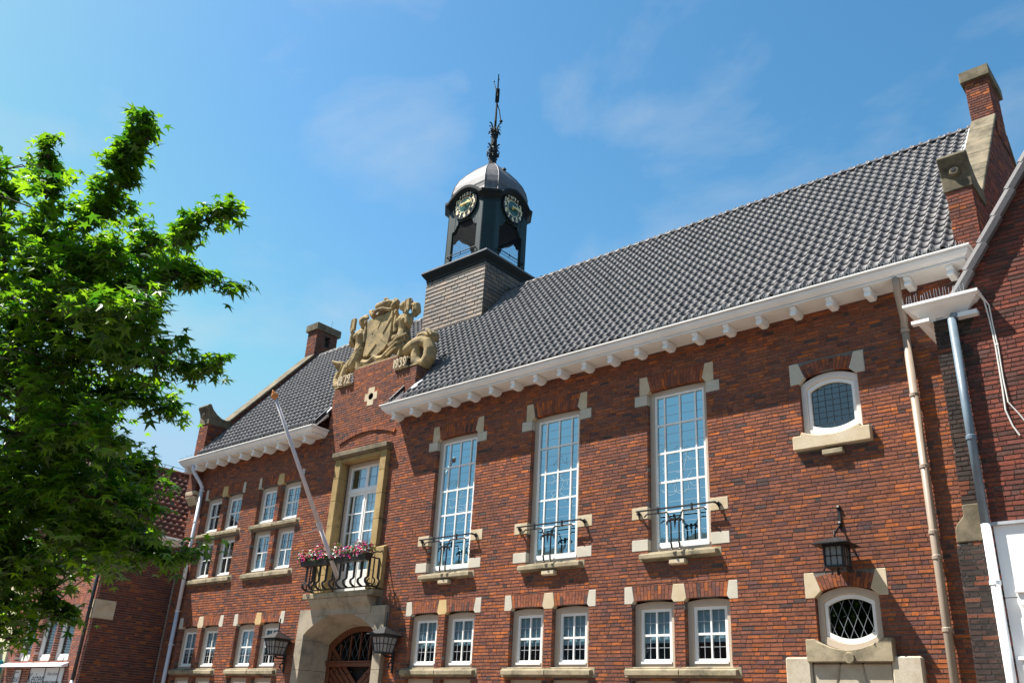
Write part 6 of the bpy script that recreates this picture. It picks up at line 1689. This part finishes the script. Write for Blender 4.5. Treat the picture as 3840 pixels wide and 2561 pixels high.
FILL=[(-9.9,-11.9,5.7),(-10.6,-10.8,3.7),(-9.1,-11.9,5.3),(-9.2,-10.1,6.5),(-8.6,-10.1,3.4),(-9.7,-10.6,5.9),(-9.0,-11.2,6.6),(-8.4,-11.6,5.7),(-11.2,-10.7,4.9),(-9.8,-10.3,3.3),(-9.0,-11.0,4.1),(-7.7,-10.9,5.2),(-9.3,-10.9,4.5),(-10.6,-10.6,2.6),(-8.5,-11.2,5.8),(-8.6,-10.7,5.3),(-9.0,-10.4,3.6),(-10.0,-11.6,5.4),(-10.3,-11.7,7.2),(-9.9,-11.7,5.6),(-9.1,-11.6,6.1),(-9.7,-10.7,3.5),(-9.0,-11.7,4.7),(-9.0,-12.2,6.2),(-11.0,-10.6,2.7),(-11.4,-10.0,3.9),(-9.9,-11.3,4.8),(-9.9,-11.7,4.5),(-9.3,-11.8,5.6),(-9.5,-11.2,3.0),(-11.2,-9.4,3.2),(-8.9,-10.8,3.5),(-9.5,-10.1,6.6),(-10.9,-10.2,3.1),(-10.5,-9.7,3.7),(-9.8,-10.2,4.9),(-9.5,-9.9,6.4),(-9.8,-11.5,3.8),(-10.3,-10.2,4.4),(-9.3,-11.0,2.8),(-12.2,-10.6,3.1),(-9.5,-10.5,7.0),(-8.6,-11.1,5.9),(-9.4,-9.7,3.2),(-9.4,-11.9,4.3),(-10.7,-10.3,4.7),(-10.1,-11.3,4.2),(-8.6,-10.8,3.4),(-8.3,-10.1,3.2),(-10.7,-10.6,4.8),(-10.0,-11.5,5.6),(-9.9,-11.1,2.7),(-10.7,-10.5,5.0),(-11.9,-10.8,3.8),(-10.6,-11.3,6.5),(-8.2,-10.7,4.9),(-9.7,-11.0,3.0),(-10.1,-11.0,4.8),(-8.4,-10.3,2.9),(-9.3,-11.0,5.6),(-8.8,-10.8,3.6),(-8.3,-10.7,5.8),(-9.7,-10.1,4.4),(-9.3,-10.1,6.0),(-9.0,-11.0,4.1),(-10.7,-10.4,3.7),(-11.8,-10.5,3.7),(-9.0,-10.9,5.2),(-10.4,-11.3,4.2),(-11.2,-10.5,3.0),(-8.6,-11.7,5.0),(-10.1,-9.3,3.6),(-11.1,-10.6,2.9),(-10.6,-10.2,5.2),(-9.5,-10.9,6.8),(-10.3,-10.3,5.6),(-9.5,-11.0,3.8),(-10.4,-10.3,6.1),(-10.0,-10.4,3.1),(-10.2,-10.7,3.4),(-10.3,-12.0,7.1),(-11.2,-10.4,4.6),(-9.3,-11.5,3.9),(-9.4,-10.1,3.0),(-9.9,-11.1,3.4),(-9.1,-10.6,6.5),(-8.5,-11.4,5.4),(-9.6,-12.2,6.1),(-10.2,-9.5,3.3),(-9.7,-9.7,3.3),(-9.5,-10.0,4.1),(-11.3,-11.1,5.0),(-9.6,-11.8,4.5),(-10.3,-10.7,3.1),(-9.5,-11.3,5.4),(-10.8,-11.7,6.6),(-9.2,-11.1,5.9),(-11.4,-10.7,4.0),(-8.8,-10.5,3.2),(-10.1,-10.4,6.1),(-11.1,-11.3,4.4),(-9.0,-10.3,6.1),(-11.0,-10.5,4.5),(-10.2,-9.6,3.3),(-10.9,-10.1,4.7),(-10.9,-11.6,5.6),(-9.8,-10.6,4.9),(-8.9,-12.0,5.3),(-12.0,-10.7,4.2),(-8.7,-10.7,3.2),(-10.1,-9.8,3.4),(-9.9,-11.2,5.8),(-10.0,-11.5,7.1),(-11.0,-10.3,3.3),(-9.4,-10.0,3.6),(-11.4,-11.9,6.6),(-11.3,-10.2,3.0),(-10.1,-10.3,5.5),(-8.6,-11.0,5.3),(-10.0,-11.7,4.5),(-9.7,-11.0,2.6),(-8.8,-10.3,6.3),(-9.0,-10.5,3.0),(-10.8,-10.7,6.0),(-10.7,-11.5,6.6),(-9.7,-10.8,5.8),(-12.0,-10.5,3.2),(-7.8,-11.3,5.6),(-9.8,-11.1,3.5),(-11.1,-11.5,6.7),(-12.2,-10.4,2.8),(-10.4,-9.7,4.2),(-9.6,-10.7,4.9),(-9.8,-10.2,5.8),(-9.9,-11.4,3.5),(-10.1,-11.6,6.0),(-8.7,-11.1,5.9),(-10.1,-10.2,5.9),(-10.9,-11.2,6.7),(-9.5,-12.2,5.6),(-10.6,-9.3,3.7),(-10.1,-11.7,4.6),(-9.2,-10.9,3.7),(-9.2,-11.1,5.2),(-9.1,-11.8,4.6),(-9.3,-10.0,3.6),(-10.7,-11.5,6.9),(-10.7,-11.2,4.7),(-10.1,-10.2,4.6),(-8.4,-11.9,6.3),(-10.3,-11.1,5.2),(-10.1,-11.4,6.4),(-10.2,-10.6,2.9),(-9.3,-10.7,4.5),(-10.6,-10.7,3.2),(-7.8,-11.3,5.8),(-9.8,-10.1,3.6),(-10.3,-11.9,5.7),(-10.6,-10.7,3.2),(-10.1,-10.3,6.3),(-10.3,-10.6,3.1),(-9.9,-11.2,7.4),(-9.7,-10.0,6.3),(-11.8,-10.4,3.6),(-8.8,-11.2,4.4),(-9.8,-10.1,4.3),(-10.0,-10.5,4.9),(-10.2,-11.3,5.5),(-11.6,-10.4,2.9),(-9.4,-11.0,4.5),(-9.0,-10.5,5.5),(-10.5,-11.0,4.7),(-9.7,-11.2,6.4),(-9.7,-10.5,4.7),(-8.8,-10.2,6.4),(-9.4,-11.3,4.8),(-9.4,-11.5,5.4),(-8.9,-11.4,5.8),(-8.7,-10.8,5.2),(-9.0,-9.8,3.2),(-9.5,-11.1,3.2),(-9.7,-11.2,2.5),(-11.5,-10.9,3.3),(-9.6,-11.3,4.3),(-9.7,-10.5,2.7),(-8.6,-10.6,4.9),(-10.9,-9.8,2.8),(-10.3,-11.1,5.6),(-9.6,-11.7,7.0),(-8.8,-10.5,5.0),(-9.7,-10.1,5.3),(-10.9,-10.3,3.2),(-11.4,-9.9,3.3),(-9.4,-9.9,3.4),(-10.5,-10.0,4.8),(-8.6,-11.7,5.2),(-10.2,-9.7,3.3),(-10.0,-11.7,5.8),(-10.1,-10.5,3.2),(-10.6,-10.1,3.8),(-9.8,-11.8,5.5),(-9.1,-10.7,5.9),(-10.2,-10.6,3.8),(-10.0,-9.5,3.2),(-8.4,-11.2,5.5),(-9.2,-11.5,3.8),(-11.3,-11.7,5.9),(-11.5,-10.7,3.8),(-9.3,-10.3,3.3),(-8.9,-10.4,3.7),(-11.2,-11.0,3.5),(-9.5,-12.3,5.7),(-9.2,-11.2,3.3),(-10.1,-11.0,4.9),(-10.3,-9.8,4.8),(-8.3,-11.1,5.1),(-11.2,-11.6,6.2),(-9.9,-10.3,5.9),(-9.5,-11.6,5.0),(-8.8,-11.3,4.5),(-10.7,-9.5,3.5),(-10.4,-9.4,3.5),(-10.9,-10.2,4.1),(-9.9,-11.1,2.9),(-10.3,-11.1,6.6),(-8.8,-11.1,5.1),(-9.0,-11.3,3.8),(-10.4,-10.4,5.6),(-11.5,-10.6,3.6),(-10.2,-10.6,4.0),(-8.8,-10.6,4.0),(-8.9,-10.5,3.0),(-10.2,-11.8,5.5),(-8.7,-10.1,3.3),(-9.2,-10.3,3.4),(-10.8,-11.1,3.0),(-10.4,-11.2,4.3),(-10.9,-10.2,3.3),(-11.6,-10.4,2.9),(-9.7,-12.0,5.1),(-10.0,-10.4,3.9),(-8.9,-10.2,4.8),(-9.4,-10.5,3.4),(-9.9,-10.7,7.0),(-10.1,-10.1,3.0),(-10.6,-10.9,2.7),(-9.8,-10.4,4.7),(-9.7,-11.6,5.1),(-9.1,-11.0,4.0),(-8.8,-10.7,4.8)]
FILL+=[(-10.5,-10.5,3.8),(-8.6,-10.7,3.9),(-11.6,-10.3,2.5),(-9.3,-10.9,4.0),(-11.3,-11.2,4.0),(-9.9,-10.7,3.3),(-9.6,-10.4,3.5),(-10.9,-10.3,4.2),(-10.0,-10.2,2.4),(-11.6,-10.6,2.7),(-9.6,-10.4,3.9),(-11.4,-10.8,2.7),(-11.5,-10.8,2.6),(-10.4,-9.7,3.9),(-10.0,-10.9,4.2),(-10.3,-11.4,4.0),(-11.1,-10.5,3.0),(-10.4,-11.5,3.7),(-9.2,-11.0,3.5),(-9.7,-10.6,2.9),(-8.9,-10.8,3.8),(-11.5,-10.1,2.6),(-10.7,-10.6,4.1),(-11.0,-10.1,3.3),(-9.2,-10.0,3.9),(-9.7,-10.9,3.5),(-10.2,-10.3,3.0),(-10.9,-10.4,2.9),(-10.4,-10.2,3.6),(-10.5,-10.7,3.6),(-9.0,-10.0,3.5),(-9.9,-10.3,3.8),(-10.4,-10.4,3.4),(-9.6,-10.3,3.2),(-11.7,-10.1,2.5),(-10.7,-11.2,3.8),(-10.6,-10.9,3.9),(-9.8,-10.9,3.8),(-11.1,-10.7,2.3),(-10.3,-11.0,3.2),(-10.4,-10.6,3.5),(-10.0,-10.4,3.1),(-9.3,-10.6,2.9),(-11.0,-10.1,3.0),(-9.3,-10.7,3.9),(-10.9,-9.7,3.1),(-9.0,-10.5,3.2),(-10.6,-11.2,4.1),(-8.6,-10.3,3.6),(-9.4,-10.8,4.0),(-10.0,-9.8,3.5),(-9.6,-11.4,3.6),(-9.7,-11.5,3.8),(-11.3,-10.7,2.2),(-11.3,-10.5,2.5),(-9.6,-10.2,3.5),(-9.8,-11.3,2.7),(-9.8,-10.0,3.6),(-10.6,-10.3,4.3),(-8.6,-10.2,3.0),(-10.1,-10.4,3.4),(-10.4,-10.1,2.6),(-9.8,-10.0,3.2),(-11.2,-10.5,3.5),(-9.1,-10.3,3.4),(-10.6,-10.5,2.2),(-9.7,-9.6,3.6),(-11.0,-10.8,3.8),(-9.8,-11.2,3.2),(-11.0,-10.9,2.6),(-9.1,-10.7,3.8),(-9.1,-10.7,3.6),(-10.3,-10.9,2.6),(-10.2,-10.7,2.7),(-10.7,-9.8,2.8),(-9.9,-10.9,4.0),(-9.0,-10.0,3.7),(-10.9,-10.8,2.3),(-9.5,-9.8,3.0),(-10.3,-10.5,2.4),(-10.5,-11.1,3.8),(-10.7,-10.7,2.7),(-8.9,-10.1,3.2),(-10.3,-11.1,2.3),(-10.1,-10.2,3.0),(-10.7,-10.4,3.0),(-10.2,-10.1,3.5),(-10.1,-9.8,3.8),(-11.0,-10.8,2.2),(-10.5,-11.2,3.8),(-11.6,-10.6,2.7),(-11.2,-10.5,2.7),(-11.2,-10.5,3.1),(-10.0,-9.5,3.8),(-11.4,-10.8,3.5),(-11.5,-11.0,4.0),(-10.1,-11.0,3.7),(-10.3,-10.8,2.7),(-10.8,-10.9,4.2),(-10.7,-9.7,3.1),(-10.5,-11.0,4.2),(-10.0,-10.3,2.3),(-10.2,-9.7,3.5),(-9.8,-9.6,3.1),(-11.7,-10.5,2.7),(-9.6,-10.9,3.0),(-10.3,-10.8,2.9),(-10.0,-11.0,3.0),(-10.8,-10.7,4.2),(-9.6,-11.2,3.5),(-9.0,-10.1,3.0),(-10.2,-11.2,2.5),(-8.4,-10.5,3.8),(-10.2,-10.8,2.7),(-9.0,-10.2,4.0),(-10.3,-10.3,3.1),(-11.6,-10.8,4.0),(-9.8,-10.0,2.9),(-11.0,-11.0,4.3),(-9.7,-10.3,3.7)]
LIMB = [at(pts, t/10) for n_, pts in BR.items() for t in range(2 if n_ != 'trunk' else 5, 11)]
for p in FILL:                                                    # side shoots that fill the middle of the crown
    p = V(p); k = min(LIMB, key=lambda q: (q - p).length + .5*max(0, q.z - p.z))
    wood.tube([k, k.lerp(p, .3) + V((r.gauss(0, .03), r.gauss(0, .03), .05)), k.lerp(p, .65) + V((r.gauss(0, .04), r.gauss(0, .04), .07)), p], [.010, .008, .006, .003], 4, False)
    o_ = (p - k).normalized()
    for e in range(20): add_leaf(p + V((r.gauss(0, .11), r.gauss(0, .11), r.gauss(0, .08))), r.uniform(.058, .135), o_)
leaf.tint = (.5, .5, .5)
obj('trunk', wood, M['bark'], tree, smooth=True)
obj('crown', leaf, M['leaf'], tree)
ballm = MB(); ballm.ball((0, 0, 0), .017, 6)
for q in range(26):
    a = q*2.4; z = 1 - 2*(q + .5)/26; rr = sqrt(1 - z*z); dd = V((rr*cos(a), rr*sin(a), z)); ballm.tube([dd*.012, dd*.027], [.004, .001], 3, False)
ballm.tube([(0, 0, .01), (.01, 0, .07)], .0015, 3, False)
first = None
for p in seeds[:95]:
    if first is None: first = obj('seed_ball', ballm, M['seed'], None); b_ = first
    else: b_ = first.copy(); COL.objects.link(b_)
    b_.parent = tree; b_.location = p - tree.location
